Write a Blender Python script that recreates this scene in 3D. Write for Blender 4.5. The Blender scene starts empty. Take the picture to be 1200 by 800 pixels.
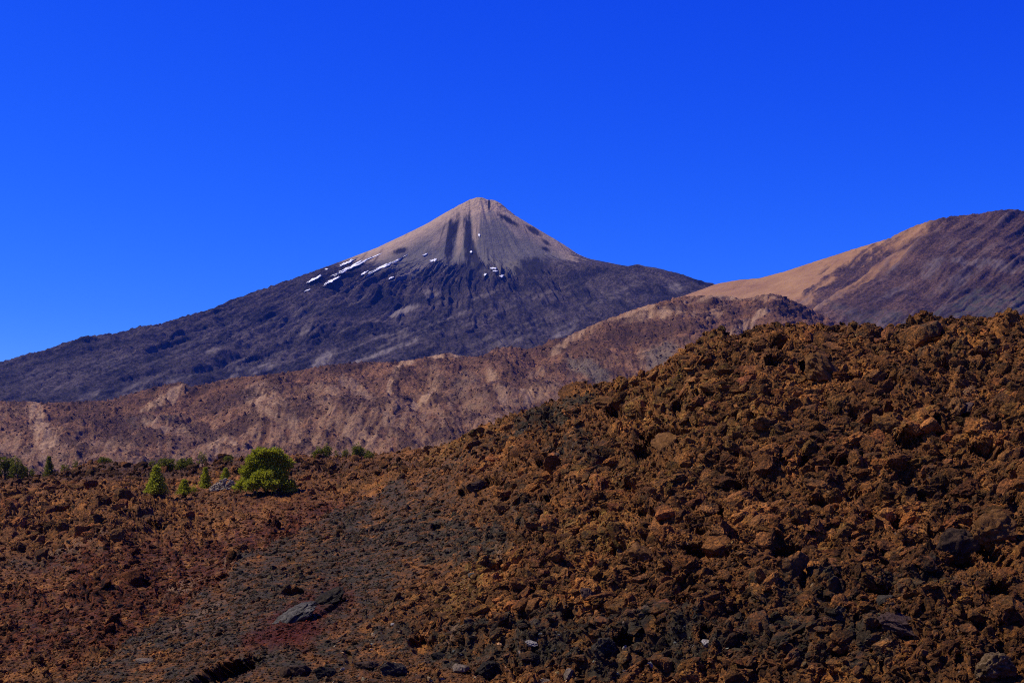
import bpy, math, random
import numpy as np

# ------------------------------------------------------------------ basics
F = 1600.0            # focal length in photo pixels (1200 wide)
CX, HY = 600.0, 545.0  # photo column of the axis, photo row of the horizon
rng = np.random.default_rng(11)
random.seed(11)
scene = bpy.context.scene
COL = scene.collection


def tag(o, label=None, cat=None, group=None, kind=None):
    if label: o['label'] = label
    if cat: o['category'] = cat
    if group: o['group'] = group
    if kind: o['kind'] = kind
    return o


def sstep(a, b, x):
    t = np.clip((x - a) / (b - a), 0, 1)
    return t * t * (3 - 2 * t)


def interp(pts, x):
    p = np.array(pts, float)
    return np.interp(x, p[:, 0], p[:, 1])


# ------------------------------------------------------------------ noise
_G = rng.normal(size=(256, 3)); _G /= np.linalg.norm(_G, axis=1)[:, None]
_G = _G.astype(np.float32)


def _hash(ix, iy, iz, seed):
    h = (ix * np.uint32(374761393)) ^ (iy * np.uint32(668265263)) ^ (iz * np.uint32(2147483647 - 58)) ^ np.uint32(seed * 974711 + 12345)
    h = (h ^ (h >> np.uint32(13))) * np.uint32(1274126177)
    h = (h ^ (h >> np.uint32(15))) * np.uint32(2246822519)
    return h ^ (h >> np.uint32(16))


def perlin(x, y, z=None, seed=0):
    x = np.asarray(x, np.float32); y = np.asarray(y, np.float32)
    three = z is not None
    z = np.asarray(z, np.float32) if three else np.zeros_like(x)
    fx, fy, fz = np.floor(x), np.floor(y), np.floor(z)
    ix = fx.astype(np.int64).astype(np.uint32); iy = fy.astype(np.int64).astype(np.uint32); iz = fz.astype(np.int64).astype(np.uint32)
    dx, dy, dz = x - fx, y - fy, z - fz
    u = dx * dx * dx * (dx * (dx * 6 - 15) + 10); v = dy * dy * dy * (dy * (dy * 6 - 15) + 10); w = dz * dz * dz * (dz * (dz * 6 - 15) + 10)
    one = np.uint32(1)

    def corner(a, b, c):
        h = _hash(ix + one * a, iy + one * b, iz + one * c, seed) & np.uint32(255)
        g = _G[h]
        r = g[..., 0] * (dx - a) + g[..., 1] * (dy - b)
        return r + g[..., 2] * (dz - c) if three else r * 1.2
    with np.errstate(over='ignore'):
        def plane(c):
            a0 = corner(0, 0, c); a1 = corner(1, 0, c); b0 = corner(0, 1, c); b1 = corner(1, 1, c)
            a = a0 + u * (a1 - a0); b = b0 + u * (b1 - b0)
            return a + v * (b - a)
        p = plane(0)
        if three:
            p = p + w * (plane(1) - p)
    return p * 1.6


def fbm(x, y, z=None, oct=4, seed=0, gain=.5, lac=2.03, ridge=False):
    s = 0; a = 1.0; tot = 0
    for i in range(oct):
        n = perlin(x, y, z, seed + i * 7)
        if ridge: n = 1 - 2 * np.abs(n)
        s = s + a * n; tot += a
        a *= gain; x = x * lac + 3.7; y = y * lac + 1.9
        if z is not None: z = z * lac + 5.1
    return s / tot


def worley(x, y, seed=0):
    """distance to the nearest and second nearest jittered cell point, and a cell hash"""
    fx = np.floor(x); fy = np.floor(y)
    d1 = np.full(x.shape, 9.0, np.float32); d2 = d1.copy(); hh = np.zeros(x.shape, np.float32)
    with np.errstate(over='ignore'):
        for a in (-1, 0, 1):
            for b in (-1, 0, 1):
                cx = (fx + a).astype(np.int64).astype(np.uint32); cy = (fy + b).astype(np.int64).astype(np.uint32)
                h = _hash(cx, cy, cx * np.uint32(0), seed)
                jx = (h & np.uint32(1023)) / 1023.0; jy = ((h >> np.uint32(10)) & np.uint32(1023)) / 1023.0
                d = np.hypot(fx + a + jx - x, fy + b + jy - y).astype(np.float32)
                n1 = d < d1
                d2 = np.where(n1, d1, np.minimum(d2, d)); hh = np.where(n1, ((h >> np.uint32(20)) & np.uint32(1023)) / 1023.0, hh)
                d1 = np.where(n1, d, d1)
    return d1, d2, hh


# ------------------------------------------------------------------ mesh helpers
def mesh_from(name, V, Fq, smooth=False, attrs=None, tri=False):
    me = bpy.data.meshes.new(name)
    V = np.ascontiguousarray(V, np.float32); Fq = np.ascontiguousarray(Fq, np.int32)
    k = Fq.shape[1]
    me.vertices.add(len(V)); me.vertices.foreach_set('co', V.ravel())
    me.loops.add(Fq.size); me.loops.foreach_set('vertex_index', Fq.ravel())
    me.polygons.add(len(Fq))
    me.polygons.foreach_set('loop_start', np.arange(0, Fq.size, k, dtype=np.int32))
    if smooth:
        me.polygons.foreach_set('use_smooth', np.ones(len(Fq), bool))
    me.update(calc_edges=True)
    for an, arr in (attrs or {}).items():
        at = me.attributes.new(an, 'FLOAT_COLOR', 'POINT')
        c = np.ones((len(V), 4), np.float32); c[:, :arr.shape[1]] = arr
        at.data.foreach_set('color', c.ravel())
    return me


def grid_faces(nr, nc, off=0, wrap=False):
    i = np.arange(nr - 1)[:, None]; j = np.arange(nc if wrap else nc - 1)[None, :]
    j2 = (j + 1) % nc
    return (off + np.stack([i * nc + j, i * nc + j2, (i + 1) * nc + j2, (i + 1) * nc + j], -1)).reshape(-1, 4)


def link(name, me, mat=None, parent=None, loc=None):
    o = bpy.data.objects.new(name, me)
    if mat and me: me.materials.append(mat)
    COL.objects.link(o)
    if parent: o.parent = parent
    if loc is not None: o.location = loc
    return o


def proj(P):
    return CX + F * P[..., 0] / P[..., 1], HY - F * P[..., 2] / P[..., 1]


def unproj(px, py, Y):
    return np.stack([(px - CX) / F * Y, Y + 0 * px, (HY - py) / F * Y], -1)


def blob(px, py, cx, cy, rx, ry, ang=0, soft=.35, n=None):
    """soft ellipse in plan: 1 inside, 0 outside; ang in degrees (rotates counter-clockwise as seen)"""
    a = math.radians(ang); dx = px - cx; dy = -(py - cy)
    u = (dx * math.cos(a) + dy * math.sin(a)) / rx; v = (-dx * math.sin(a) + dy * math.cos(a)) / ry
    d = np.sqrt(u * u + v * v)
    if n is not None: d = d + n
    return 1 - sstep(1 - soft, 1 + soft, d)


def blobs(px, py, lst, soft=.35, n=None):
    soft = soft * .6
    m = np.zeros(px.shape)
    for b in lst:
        w = b[5] if len(b) > 5 else 1.0
        m = np.maximum(m, w * blob(px, py, *b[:5], soft=soft, n=n))
    return m


def grid_normals(P):
    a = np.gradient(P, axis=1); b = np.gradient(P, axis=0)
    n = np.cross(a, b); n /= np.linalg.norm(n, axis=-1, keepdims=True) + 1e-9
    n[n[..., 2] < 0] *= -1
    return n


def match_skyline(P, px, target, weight, fine=3.5):
    """bends columns of a terrain grid a little so that its crest follows the surveyed crest line:
    broadly over the whole slope, closely only beside the crest"""
    for sig, near in ((14., False), (14., False), (fine, True), (fine, True)):
        u, v = proj(P)
        b = np.clip(np.round((u - px[0]) / (px[1] - px[0])).astype(int), 0, len(px) - 1)
        top = np.full(len(px), 1e9)
        np.minimum.at(top, b.ravel(), v.ravel())
        bad = top > 1e8
        if bad.any(): top[bad] = np.interp(px[bad], px[~bad], top[~bad])
        h = int(sig * 3 / (px[1] - px[0])) + 1
        k = np.exp(-.5 * (np.arange(-h, h + 1) * (px[1] - px[0]) / sig) ** 2); k /= k.sum()
        dv = np.convolve(np.pad(top - target, h, 'edge'), k, 'valid')
        cor = np.interp(u, px, dv)
        w = np.exp(-np.clip(v - np.interp(u, px, top), 0, 200) / 9.) if near else weight
        P[..., 2] += cor * P[..., 1] / F * w
    return P


# ------------------------------------------------------------------ materials
class NT:
    def __init__(s, mat):
        mat.use_nodes = True
        s.t = mat.node_tree; s.n = s.t.nodes
        s.n.clear()
        s.out = s.n.new('ShaderNodeOutputMaterial')
        s.b = s.n.new('ShaderNodeBsdfPrincipled')
        s.b.inputs['Roughness'].default_value = .95
        s.b.inputs['Specular IOR Level'].default_value = .12
        s.link(s.b.outputs[0], s.out.inputs[0])

    def link(s, a, b): s.t.links.new(a, b)

    def put(s, v, sock):
        if isinstance(v, bpy.types.NodeSocket): s.link(v, sock)
        elif isinstance(v, (tuple, list)): sock.default_value = (*v, 1) if len(v) == 3 and sock.type == 'RGBA' else v
        else: sock.default_value = v

    def attr(s, name, kind='GEOMETRY'):
        n = s.n.new('ShaderNodeAttribute'); n.attribute_name = name; n.attribute_type = kind
        return n

    def sep(s, c):
        n = s.n.new('ShaderNodeSeparateColor'); s.link(c, n.inputs[0]); return n.outputs

    def pos(s): return s.n.new('ShaderNodeNewGeometry').outputs['Position']

    def noise(s, vec, scale, detail=4, rough=.6, dist=0.):
        n = s.n.new('ShaderNodeTexNoise'); s.link(vec, n.inputs['Vector'])
        n.inputs['Scale'].default_value = scale; n.inputs['Detail'].default_value = detail
        n.inputs['Roughness'].default_value = rough; n.inputs['Distortion'].default_value = dist
        return n.outputs[0]

    def voro(s, vec, scale, out='Distance'):
        n = s.n.new('ShaderNodeTexVoronoi'); s.link(vec, n.inputs['Vector']); n.inputs['Scale'].default_value = scale
        return n.outputs[out]

    def math(s, op, a, b=0., c=None, clamp=False):
        n = s.n.new('ShaderNodeMath'); n.operation = op; n.use_clamp = clamp
        s.put(a, n.inputs[0]); s.put(b, n.inputs[1])
        if c is not None: s.put(c, n.inputs[2])
        return n.outputs[0]

    def ramp(s, fac, lo, hi):
        n = s.n.new('ShaderNodeMapRange'); n.clamp = True
        s.put(fac, n.inputs[0]); n.inputs[1].default_value = lo; n.inputs[2].default_value = hi
        return n.outputs[0]

    def mix(s, fac, a, b, mode='MIX'):
        n = s.n.new('ShaderNodeMix'); n.data_type = 'RGBA'; n.blend_type = mode
        s.put(fac, n.inputs[0]); s.put(a, n.inputs[6]); s.put(b, n.inputs[7])
        return n.outputs[2]

    def scale(s, col, f):
        n = s.n.new('ShaderNodeVectorMath'); n.operation = 'SCALE'
        s.put(col, n.inputs[0]); s.put(f, n.inputs[3]); return n.outputs[0]

    def stretch(s, vec, sc, rot=(0, 0, 0)):
        n = s.n.new('ShaderNodeMapping'); s.link(vec, n.inputs[0]); n.inputs['Scale'].default_value = sc; n.inputs['Rotation'].default_value = rot
        return n.outputs[0]

    def bump(s, h, dist, strength=1.):
        n = s.n.new('ShaderNodeBump'); s.link(h, n.inputs['Height']); n.inputs['Distance'].default_value = dist; n.inputs['Strength'].default_value = strength
        s.link(n.outputs[0], s.b.inputs['Normal'])


GAIN = 1.2   # overall albedo trim of the near lava


def lava_colour(t, vec, zr, zg, zb, rnd=None):
    """near lava: zr = rust cinder, zg = grey/black rock, zb = ochre lichen"""
    n1 = t.noise(vec, .22, 5, .62); n2 = t.noise(vec, 1.3, 6, .75); n3 = t.noise(vec, 6., 5, .8)
    c = t.mix(t.ramp(n2, .34, .66), (.026, .014, .006), (.300, .112, .024))
    c = t.mix(t.ramp(n1, .50, .66), c, (.400, .150, .030))
    c = t.mix(t.math('MULTIPLY', t.ramp(n3, .44, .56), .72), c, (.028, .016, .008))
    c = t.mix(t.math('MULTIPLY', t.ramp(t.noise(vec, 2.9, 6, .8), .54, .66), .35), c, (.125, .080, .036))
    # ochre crusts
    f = t.math('MULTIPLY', t.ramp(t.math('ADD', t.noise(vec, 2.3, 6, .75), t.math('MULTIPLY', zb, .16)), .62, .76), .6)
    c = t.mix(f, c, (.270, .160, .030))
    # grey basalt
    f = t.ramp(t.math('ADD', t.noise(vec, .9, 5, .7), t.math('MULTIPLY', zg, .36)), .62, .82)
    c = t.mix(f, c, t.mix(t.ramp(n3, .35, .7), (.012, .009, .006), (.088, .064, .032)))
    # rust cinder
    f = t.ramp(t.math('ADD', t.noise(vec, .5, 5, .7), t.math('MULTIPLY', zr, .6)), .68, .95)
    c = t.mix(f, c, t.mix(t.ramp(n2, .42, .68), (.018, .008, .004), (.180, .048, .011)))
    return c


def ground_material():
    m = bpy.data.materials.new('lava_ground'); t = NT(m)
    p = t.pos(); z = t.sep(t.attr('zone').outputs['Color']); z2 = t.sep(t.attr('zone2').outputs['Color'])
    c = lava_colour(t, p, z[0], z[1], z[2])
    n = t.noise(p, 3.1, 6, .75)
    # crimson cinder bank, pale dust, black lava
    c = t.mix(t.math('MULTIPLY', z2[0], t.ramp(t.math('ADD', n, t.math('MULTIPLY', z2[0], .3)), .54, .64)), c, t.mix(t.ramp(t.noise(p, 5, 4, .7), .3, .7), (.022, .006, .003), (.115, .024, .009)))
    c = t.mix(t.math('MULTIPLY', z2[1], t.ramp(n, .3, .55)), c, (.190, .110, .054))
    c = t.mix(t.math('MULTIPLY', z2[2], t.ramp(n, .3, .6)), c, (.024, .017, .015))
    # scattered pale grains
    v = t.voro(p, 2.6); f = t.math('MULTIPLY', t.ramp(v, .16, .10), t.ramp(t.noise(p, .7, 2, .5), .52, .62))
    c = t.mix(f, c, (.19, .125, .08))
    t.put(t.scale(c, GAIN), t.b.inputs['Base Color'])
    h = t.math('ADD', t.noise(p, 4., 8, .75), t.math('MULTIPLY', t.voro(p, 3.), .6))
    t.bump(h, .35, .9)
    return m


def rock_material():
    m = bpy.data.materials.new('lava_rock'); t = NT(m)
    p = t.pos(); z = t.sep(t.attr('zone', 'INSTANCER').outputs['Color'])
    ti = t.attr('tint', 'INSTANCER').outputs['Color']
    c = lava_colour(t, p, z[0], z[1], z[2])
    oi = t.n.new('ShaderNodeObjectInfo')
    c = t.mix(1., c, ti, 'MULTIPLY')
    c = t.scale(c, t.math('ADD', .75, t.math('MULTIPLY', oi.outputs['Random'], .6)))
    t.put(t.scale(c, GAIN), t.b.inputs['Base Color'])
    h = t.math('ADD', t.noise(p, 5., 8, .8), t.math('MULTIPLY', t.voro(p, 7.), .5))
    t.bump(h, .28, .9)
    return m


def plain_rock(name, a, b, sc=3., bump=.2):
    m = bpy.data.materials.new(name); t = NT(m); p = t.pos()
    n = t.noise(p, sc, 6, .7)
    c = t.mix(t.ramp(n, .35, .68), a, b)
    c = t.mix(t.math('MULTIPLY', t.ramp(t.noise(p, sc * 3.5, 6, .8), .48, .62), .65), c, tuple(.35 * v for v in a))
    t.put(c, t.b.inputs['Base Color'])
    t.bump(t.noise(p, sc * 2.2, 8, .75), bump, .9)
    return m


def ridge_material():
    m = bpy.data.materials.new('ridge_rock'); t = NT(m); p = t.pos()
    z = t.sep(t.attr('zone').outputs['Color'])
    n1 = t.noise(p, .011, 6, .65); n2 = t.noise(p, .06, 5, .7); n3 = t.noise(p, .22, 3, .7)
    c = t.mix(t.ramp(n1, .36, .64), (.115, .052, .027), (.310, .142, .062))
    c = t.mix(t.math('MULTIPLY', t.ramp(n2, .46, .62), .85), c, (.062, .034, .020))
    c = t.mix(t.math('MULTIPLY', t.ramp(n3, .56, .70), .7), c, (.36, .21, .10))
    c = t.mix(z[0], c, t.mix(t.ramp(n2, .3, .7), (.37, .215, .102), (.54, .33, .165)))
    c = t.mix(t.math('MULTIPLY', z[1], t.ramp(n3, .3, .55)), c, (.044, .023, .018))
    c = t.mix(t.math('MULTIPLY', z[2], .75), c, (.17, .138, .092))
    c = t.mix(t.math('MULTIPLY', t.ramp(t.noise(p, .35, 3, .7), .5, .62), .6), c, (.040, .022, .014))
    t.put(c, t.b.inputs['Base Color'])
    t.bump(t.noise(p, .16, 8, .75), 6., .9)
    return m


def volcano_material():
    m = bpy.data.materials.new('volcano_rock'); t = NT(m); p = t.pos()
    z = t.sep(t.attr('zone').outputs['Color']); z2 = t.sep(t.attr('zone2').outputs['Color'])
    n1 = t.noise(p, .0045, 6, .65); n2 = t.noise(p, .022, 5, .7)
    c = t.mix(t.ramp(n1, .38, .66), (.013, .010, .010), (.078, .056, .044))
    c = t.mix(t.math('MULTIPLY', t.ramp(n2, .55, .72), .5), c, (.075, .056, .044))
    n3 = t.noise(p, .07, 4, .75)
    c = t.mix(t.ramp(n3, .44, .60), t.scale(c, .42), t.scale(c, 1.5))
    c = t.mix(t.math('MULTIPLY', t.ramp(t.noise(p, .13, 2, .6), .60, .70), .55), c, (.12, .09, .072))
    c = t.mix(z[1], c, t.mix(t.ramp(n2, .3, .7), (.115, .098, .072), (.165, .140, .102)))     # grey ash
    c = t.mix(z[0], c, t.mix(t.ramp(n2, .3, .7), (.33, .222, .125), (.46, .32, .19)))    # tan pumice
    c = t.mix(z[2], c, (.20, .158, .118))                                                   # pale debris streaks
    c = t.mix(z2[0], c, (.020, .016, .014))                                                  # dark lava tongues
    t.put(c, t.b.inputs['Base Color'])
    t.bump(t.noise(p, .05, 8, .75), 12., .8)
    return m


def mountain_material():
    m = bpy.data.materials.new('mountain_rock'); t = NT(m); p = t.pos()
    z = t.sep(t.attr('zone').outputs['Color'])
    n1 = t.noise(p, .006, 6, .65); n2 = t.noise(p, .03, 5, .7)
    c = t.mix(t.ramp(n1, .36, .66), (.036, .020, .014), (.125, .066, .036))
    c = t.mix(t.math('MULTIPLY', t.ramp(n2, .55, .72), .5), c, (.14, .10, .085))
    tan = t.mix(t.ramp(t.noise(t.stretch(p, (1, 1, 3.5)), .006, 6, .7), .35, .65), (.365, .195, .072), (.255, .125, .048))
    tan = t.mix(t.math('MULTIPLY', t.ramp(n2, .55, .75), .5), tan, (.37, .235, .12))
    n3 = t.noise(p, .10, 4, .75)
    c = t.mix(t.ramp(n3, .44, .60), t.scale(c, .55), t.scale(c, 1.35))
    c = t.mix(z[0], c, tan)
    c = t.mix(z[2], c, (.185, .140, .115))
    f = t.math('MULTIPLY', z[1], t.ramp(t.voro(p, .028), .62, .40))
    c = t.mix(f, c, (.036, .034, .020))                                                      # dotted scrub
    c = t.mix(t.math('MULTIPLY', z[1], .25), c, (.15, .12, .09))
    t.put(c, t.b.inputs['Base Color'])
    t.bump(t.noise(p, .07, 8, .75), 9., .8)
    return m


MAT_GROUND = ground_material(); MAT_ROCK = rock_material()
MAT_RIDGE = ridge_material(); MAT_VOLCANO = volcano_material(); MAT_MOUNTAIN = mountain_material()

# ================================================================== VOLCANO (a real cone, polar height field)
VC = np.array([(566 - CX) / F * 7500, 7500.0]); HPK = (HY - 232) / F * 7500
SKY_E = [(-400, 470), (-150, 452), (0, 425), (12, 421), (30, 415), (50, 411), (75, 402), (100, 394), (112, 393), (140, 390), (165, 382), (185, 380), (225, 368), (260, 359),
         (280, 350), (300, 342), (345, 327), (375, 315), (400, 306), (440, 291), (480, 272), (500, 262), (520, 250), (540, 239), (550, 234), (560, 231), (569, 232), (572, 236),
         (576, 233), (587, 238), (595, 245), (605, 253), (620, 262), (640, 274), (660, 286), (678, 298), (690, 303), (705, 306), (730, 311), (738, 312), (747, 309), (755, 312),
         (770, 314), (800, 322), (820, 329), (838, 334), (900, 352), (1000, 400), (1200, 470), (1600, 540)]


def build_volcano():
    pl = [(0, HPK), ((566 - 550) / F * 7500, (HY - 234) / F * 7500)]
    for x in (540, 520, 500, 480, 440, 400, 375, 345, 300, 260, 185, 140, 100, 50, 0, -150, -400):
        pl.append(((566 - x) / F * 7500, (HY - interp(SKY_E, x)) / F * 7500))
    pr = [(0, HPK)]
    for x in (576, 587, 595, 605, 620, 640, 660, 678, 690, 705, 730, 770, 800, 820, 838, 900, 1000, 1200):
        pr.append(((x - 566) / F * 7500, (HY - interp(SKY_E, x)) / F * 7500))
    pf = [(0, HPK), (60, HPK - 15), (200, HPK - 120), (420, HPK - 330), (600, HPK - 455), (900, HPK - 590), (1500, HPK - 850), (2200, HPK - 1080), (3000, HPK - 1270), (4200, HPK - 1430), (5000, 0)]
    fine = np.radians(np.linspace(-205, 25, 1500)); coarse = np.radians(np.linspace(25, 155, 90))[1:-1]
    th = np.concatenate([fine, coarse])
    r = np.concatenate([[0.], np.geomspace(14, 1500, 330), np.geomspace(1500, 4700, 270)[1:]])
    R, T = np.meshgrid(r, th, indexing='ij')
    cs, sn = np.cos(T), np.sin(T)
    wl = sstep(.25, 1., -cs); wr = sstep(.25, 1., cs); wf = np.clip(1 - wl - wr, 0, 1)
    Z = wl * interp(pl, R) + wr * interp(pr, R) + wf * interp(pf, R)
    X = VC[0] + R * cs; Y = VC[1] + R * sn
    # relief: smooth ash cone above, lobed lava below
    up = sstep(HPK - 520, HPK - 380, Z)
    low = 1 - up
    ang = T * 6
    gl = fbm(np.cos(T) * 9, np.sin(T) * 9, R / 900, 4, 3)
    Tw = T + .10 * fbm(X / 500, Y / 500, None, 3, 8)
    lob = fbm(Tw * 7, R / 1500, None, 4, 9, ridge=True) + .5 * fbm(Tw * 26, R / 700, None, 4, 10, ridge=True)
    f1 = fbm(X / 330, Y / 330, Z / 330, 5, 21); f2 = fbm(X / 70, Y / 70, Z / 70, 4, 31); f3 = fbm(X / 24, Y / 24, Z / 24, 2, 41)
    amp = sstep(0, 500, R)
    Z = Z + amp * (low * (40 * lob + 34 * f1 + 20 * f2 + 11 * f3) + up * (9 * gl + 5 * f1 + 2.5 * f2 + 1.2 * f3))
    Z += sstep(10, 60, R) * sstep(200, 90, R) * 10 * f2 + sstep(40, 80, R) * sstep(260, 120, R) * 6 * f3
    # couloirs carved down the front of the cone
    P = np.stack([X, Y, Z], -1)
    u, v = proj(P); front = sn < .1
    for (x0, y0, x1, y1, w, d) in ((538, 258, 528, 318, 4, 9), (551, 250, 555, 318, 4, 9), (566, 238, 572, 262, 2, 8)):
        cxl = x0 + (v - y0) / (y1 - y0) * (x1 - x0)
        Z = Z - front * d * np.exp(-((u - cxl) / w) ** 2) * sstep(y0 - 8, y0 + 8, v) * sstep(y1 + 10, y1 - 15, v)
    P = np.stack([X, Y, Z], -1)
    px = np.arange(-400, 1401, 1.0)
    P = match_skyline(P, px, interp(SKY_E, px), np.ones(P.shape[:2]))
    u, v = proj(P)
    # where each kind of rock lies on the mountain
    nn = .35 * fbm(u / 22, v / 22, None, 5, 77); n2 = fbm(u / 9, v / 9, None, 4, 78)
    sky = interp(SKY_E, u)
    d = v - sky
    ashline = interp([(0, 200), (400, 300), (440, 312), (480, 322), (505, 318), (530, 314), (560, 318), (600, 318), (640, 306), (690, 296), (800, 300), (1300, 300)], u)
    ash = sstep(7, -7, v - ashline + 26 * nn + 22 * fbm(T * 30, R / 400, None, 4, 56) + 6 * fbm(u / 3, v / 3, None, 2, 57))
    streak = fbm(T * 60, R / 500, None, 4, 55)
    tan = ash * np.clip(sstep(26, 2, d - 5 * nn) * sstep(600, 560, u) * sstep(360, 440, u) + .9 * sstep(25, 3, d) * sstep(575, 600, u) + sstep(265, 238, v + 10 * streak), 0, 1)
    tan = np.maximum(tan, ash * .75 * blobs(u, v, [(541, 262, 5, 34, -7, .8), (558, 258, 5, 30, -3, .9), (575, 249, 7, 6, 0, 1), (596, 262, 4, 24, 40, .6), (640, 283, 26, 4, -35, .7), (520, 268, 10, 26, -35, .6)], .6, nn))
    pale = blobs(u, v, [(484, 318, 30, 2.2, 27, .8), (470, 365, 26, 3, 20, .9), (505, 344, 6, 8, 60, .5), (450, 412, 45, 3, 20, .7), (478, 402, 25, 2.2, 22, .8), (380, 420, 16, 6, 40, .8), (250, 411, 12, 5, 15, .6),
                        (300, 434, 18, 5, 20, .6), (200, 446, 14, 6, 30, .6), (275, 438, 10, 8, 45, .5), (105, 463, 14, 5, 15, .5), (530, 312, 3, 12, -10, .6), (537, 310, 3, 12, -10, .5), (560, 318, 14, 3, 10, .5),
                        (574, 250, 7, 5, 0, 1), (600, 400, 26, 5, 15, .35), (665, 385, 20, 6, 35, .55), (790, 336, 6, 12, 50, .55), (510, 345, 10, 3, 40, .5), (340, 372, 22, 4, 35, .35), (30, 425, 26, 3, 18, .35),
                        (360, 384, 14, 6, 60, .4), (420, 352, 20, 3, 30, .35), (525, 372, 30, 3, 20, .45), (640, 350, 30, 4, 20, .3), (700, 345, 22, 3, 15, .35), (570, 345, 20, 2.5, 20, .4), (455, 392, 30, 2.5, 16, .45)], .7, nn * 2.2)
    fl = fbm((u + 1.8 * v) / 26, (v + .38 * u) / 4.5, None, 5, 79); hf = fbm(u / 3.5, v / 3.5, None, 3, 80)
    pale = np.clip(sstep(.10, .75, pale * (.78 + 1.0 * fl + .5 * n2 + .45 * hf)) * .95, 0, 1)
    soft = blobs(u, v, [(120, 430, 60, 14, 18, .6), (60, 440, 50, 10, 15, .5), (250, 400, 70, 10, 20, .6), (340, 372, 60, 8, 22, .6), (440, 400, 70, 12, 20, .6), (560, 370, 60, 10, 15, .5), (640, 345, 60, 8, 12, .5), (720, 350, 50, 12, 20, .5), (300, 425, 60, 14, 20, .6), (500, 390, 40, 10, 30, .5), (180, 450, 60, 10, 15, .6), (610, 385, 50, 10, 20, .6), (770, 330, 40, 6, -10, .5)], 1.4, nn)
    pale = np.maximum(pale, .8 * soft * sstep(.0, .40, fl + .5 * hf))
    pale = np.maximum(pale, 1. * (1 - ash) * .5 * sstep(.38, .72, fbm(u / 30 + v / 40, (v + .35 * u) / 7, None, 5, 91)))
    dark = blobs(u, v, [(527, 283, 4, 26, -6, 1), (533, 270, 3, 20, -12, .7), (549, 285, 4.5, 34, 2, 1), (556, 300, 4, 22, 10, .8), (573, 240, 1.5, 6, 0, 1), (596, 258, 14, 3, -30, .8), (470, 294, 9, 3.5, 15, .9),
                        (639, 292, 5, 2.5, -25, .9), (640, 284, 6, 2, -35, .7), (625, 270, 10, 2.5, -33, .7), (625, 313, 18, 10, 0, .9), (545, 315, 24, 8, 0, .7), (436, 318, 5, 2, 10, .8), (715, 395, 60, 14, 22, .6)], .9, nn * 1.3 + .6 * fbm(u / 3, v / 12, None, 4, 81))
    vs_ = fbm((u - 560) / (2.2 + np.clip(v - 232, 0, 200) * .022), v / 70, None, 4, 82)
    dark = np.maximum(dark, ash * .5 * sstep(.16, .5, vs_) * sstep(250, 275, v))
    tan = np.maximum(tan, ash * .3 * sstep(.2, .55, -vs_) * sstep(330, 270, v))
    zone = np.stack([tan, ash, pale], -1).reshape(-1, 3)
    dark = np.clip(dark * 1.35, 0, 1)
    zone2 = np.stack([dark, 0 * dark, 0 * dark], -1).reshape(-1, 3)
    me = mesh_from('volcano', P.reshape(-1, 3), grid_faces(len(r), len(th), wrap=True), False, {'zone': zone, 'zone2': zone2})
    o = link('volcano', me, MAT_VOLCANO)
    tag(o, 'distant dark cone shaped volcano with a pale pointed summit', 'volcano', kind='structure')
    return P, u, v


VP, VU, VV = build_volcano()
_vis = (VP[..., 1] < VC[1] + 150)
_vu = VU[_vis]; _vv = VV[_vis]; _vp = VP[_vis]


def on_volcano(px, py):
    i = np.argmin((_vu - px) ** 2 + (_vv - py) ** 2)
    return _vp[i]


# snow: thin drifts draped over the cone, each a sheet of its own
MAT_SNOW = bpy.data.materials.new('snow'); _t = NT(MAT_SNOW)
_t.put(_t.mix(_t.ramp(_t.noise(_t.pos(), .05, 4, .6), .4, .7), (.92, .90, .86), (.80, .78, .75)), _t.b.inputs['Base Color'])
SNOW = [  # centre, half length, half thickness, tilt, label
    (413, 312, 22, 2.2, 25, 'longest white snow streak on the left shoulder of the volcano'),
    (406, 308, 8, 1.6, 24, 'short snow streak just above the longest streak on the shoulder'),
    (368, 327, 9, 1.5, 27, 'lowest thin snow streak toward the foot of the volcano shoulder'),
    (389, 328.5, 9, 1.8, 30, 'thick short snow streak below the longest streak'),
    (449, 312.5, 20, 1.8, 26, 'long thin snow streak below the dark oval lava spot'),
    (427, 319.5, 5, 1.4, 24, 'small ragged snow patch left of the thin streak by the dark lava spot'),
    (458, 325.5, 4, 1.1, 25, 'tiny snow patch at the foot of the pale debris streak'),
    (508, 304.5, 5, 1.8, 25, 'snow patch high beside the left couloir of the cone'),
    (498, 298, 3, .9, 20, 'small snow fleck on the ash slope above the pale debris streak'),
    (552, 295, 1.6, 1.6, 0, 'lone round snow fleck in the middle of the cone front'),
    (561.5, 276, 1.3, 2.4, 0, 'upper snow fleck beside the right couloir of the cone'),
    (578, 314, 4.5, 1.3, 0, 'broad snow patch right of the couloirs where the ash ends'),
    (580, 317.5, 3.5, .9, 0, 'thin snow sliver right below the broad patch at the ash edge'),
    (568.5, 321.5, 1.5, 2.2, 0, 'upright snow fleck at the foot of the right couloir'),
    (588, 323, 2.2, 2, 0, 'rounded snow patch at the right end of the ash edge'),
    (360, 340, 4, .7, 25, 'faint snow fleck farthest down the left shoulder'),
    (382.5, 315, 2, 1.2, 10, 'snow dot just under the skyline of the left shoulder'),
]


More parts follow.
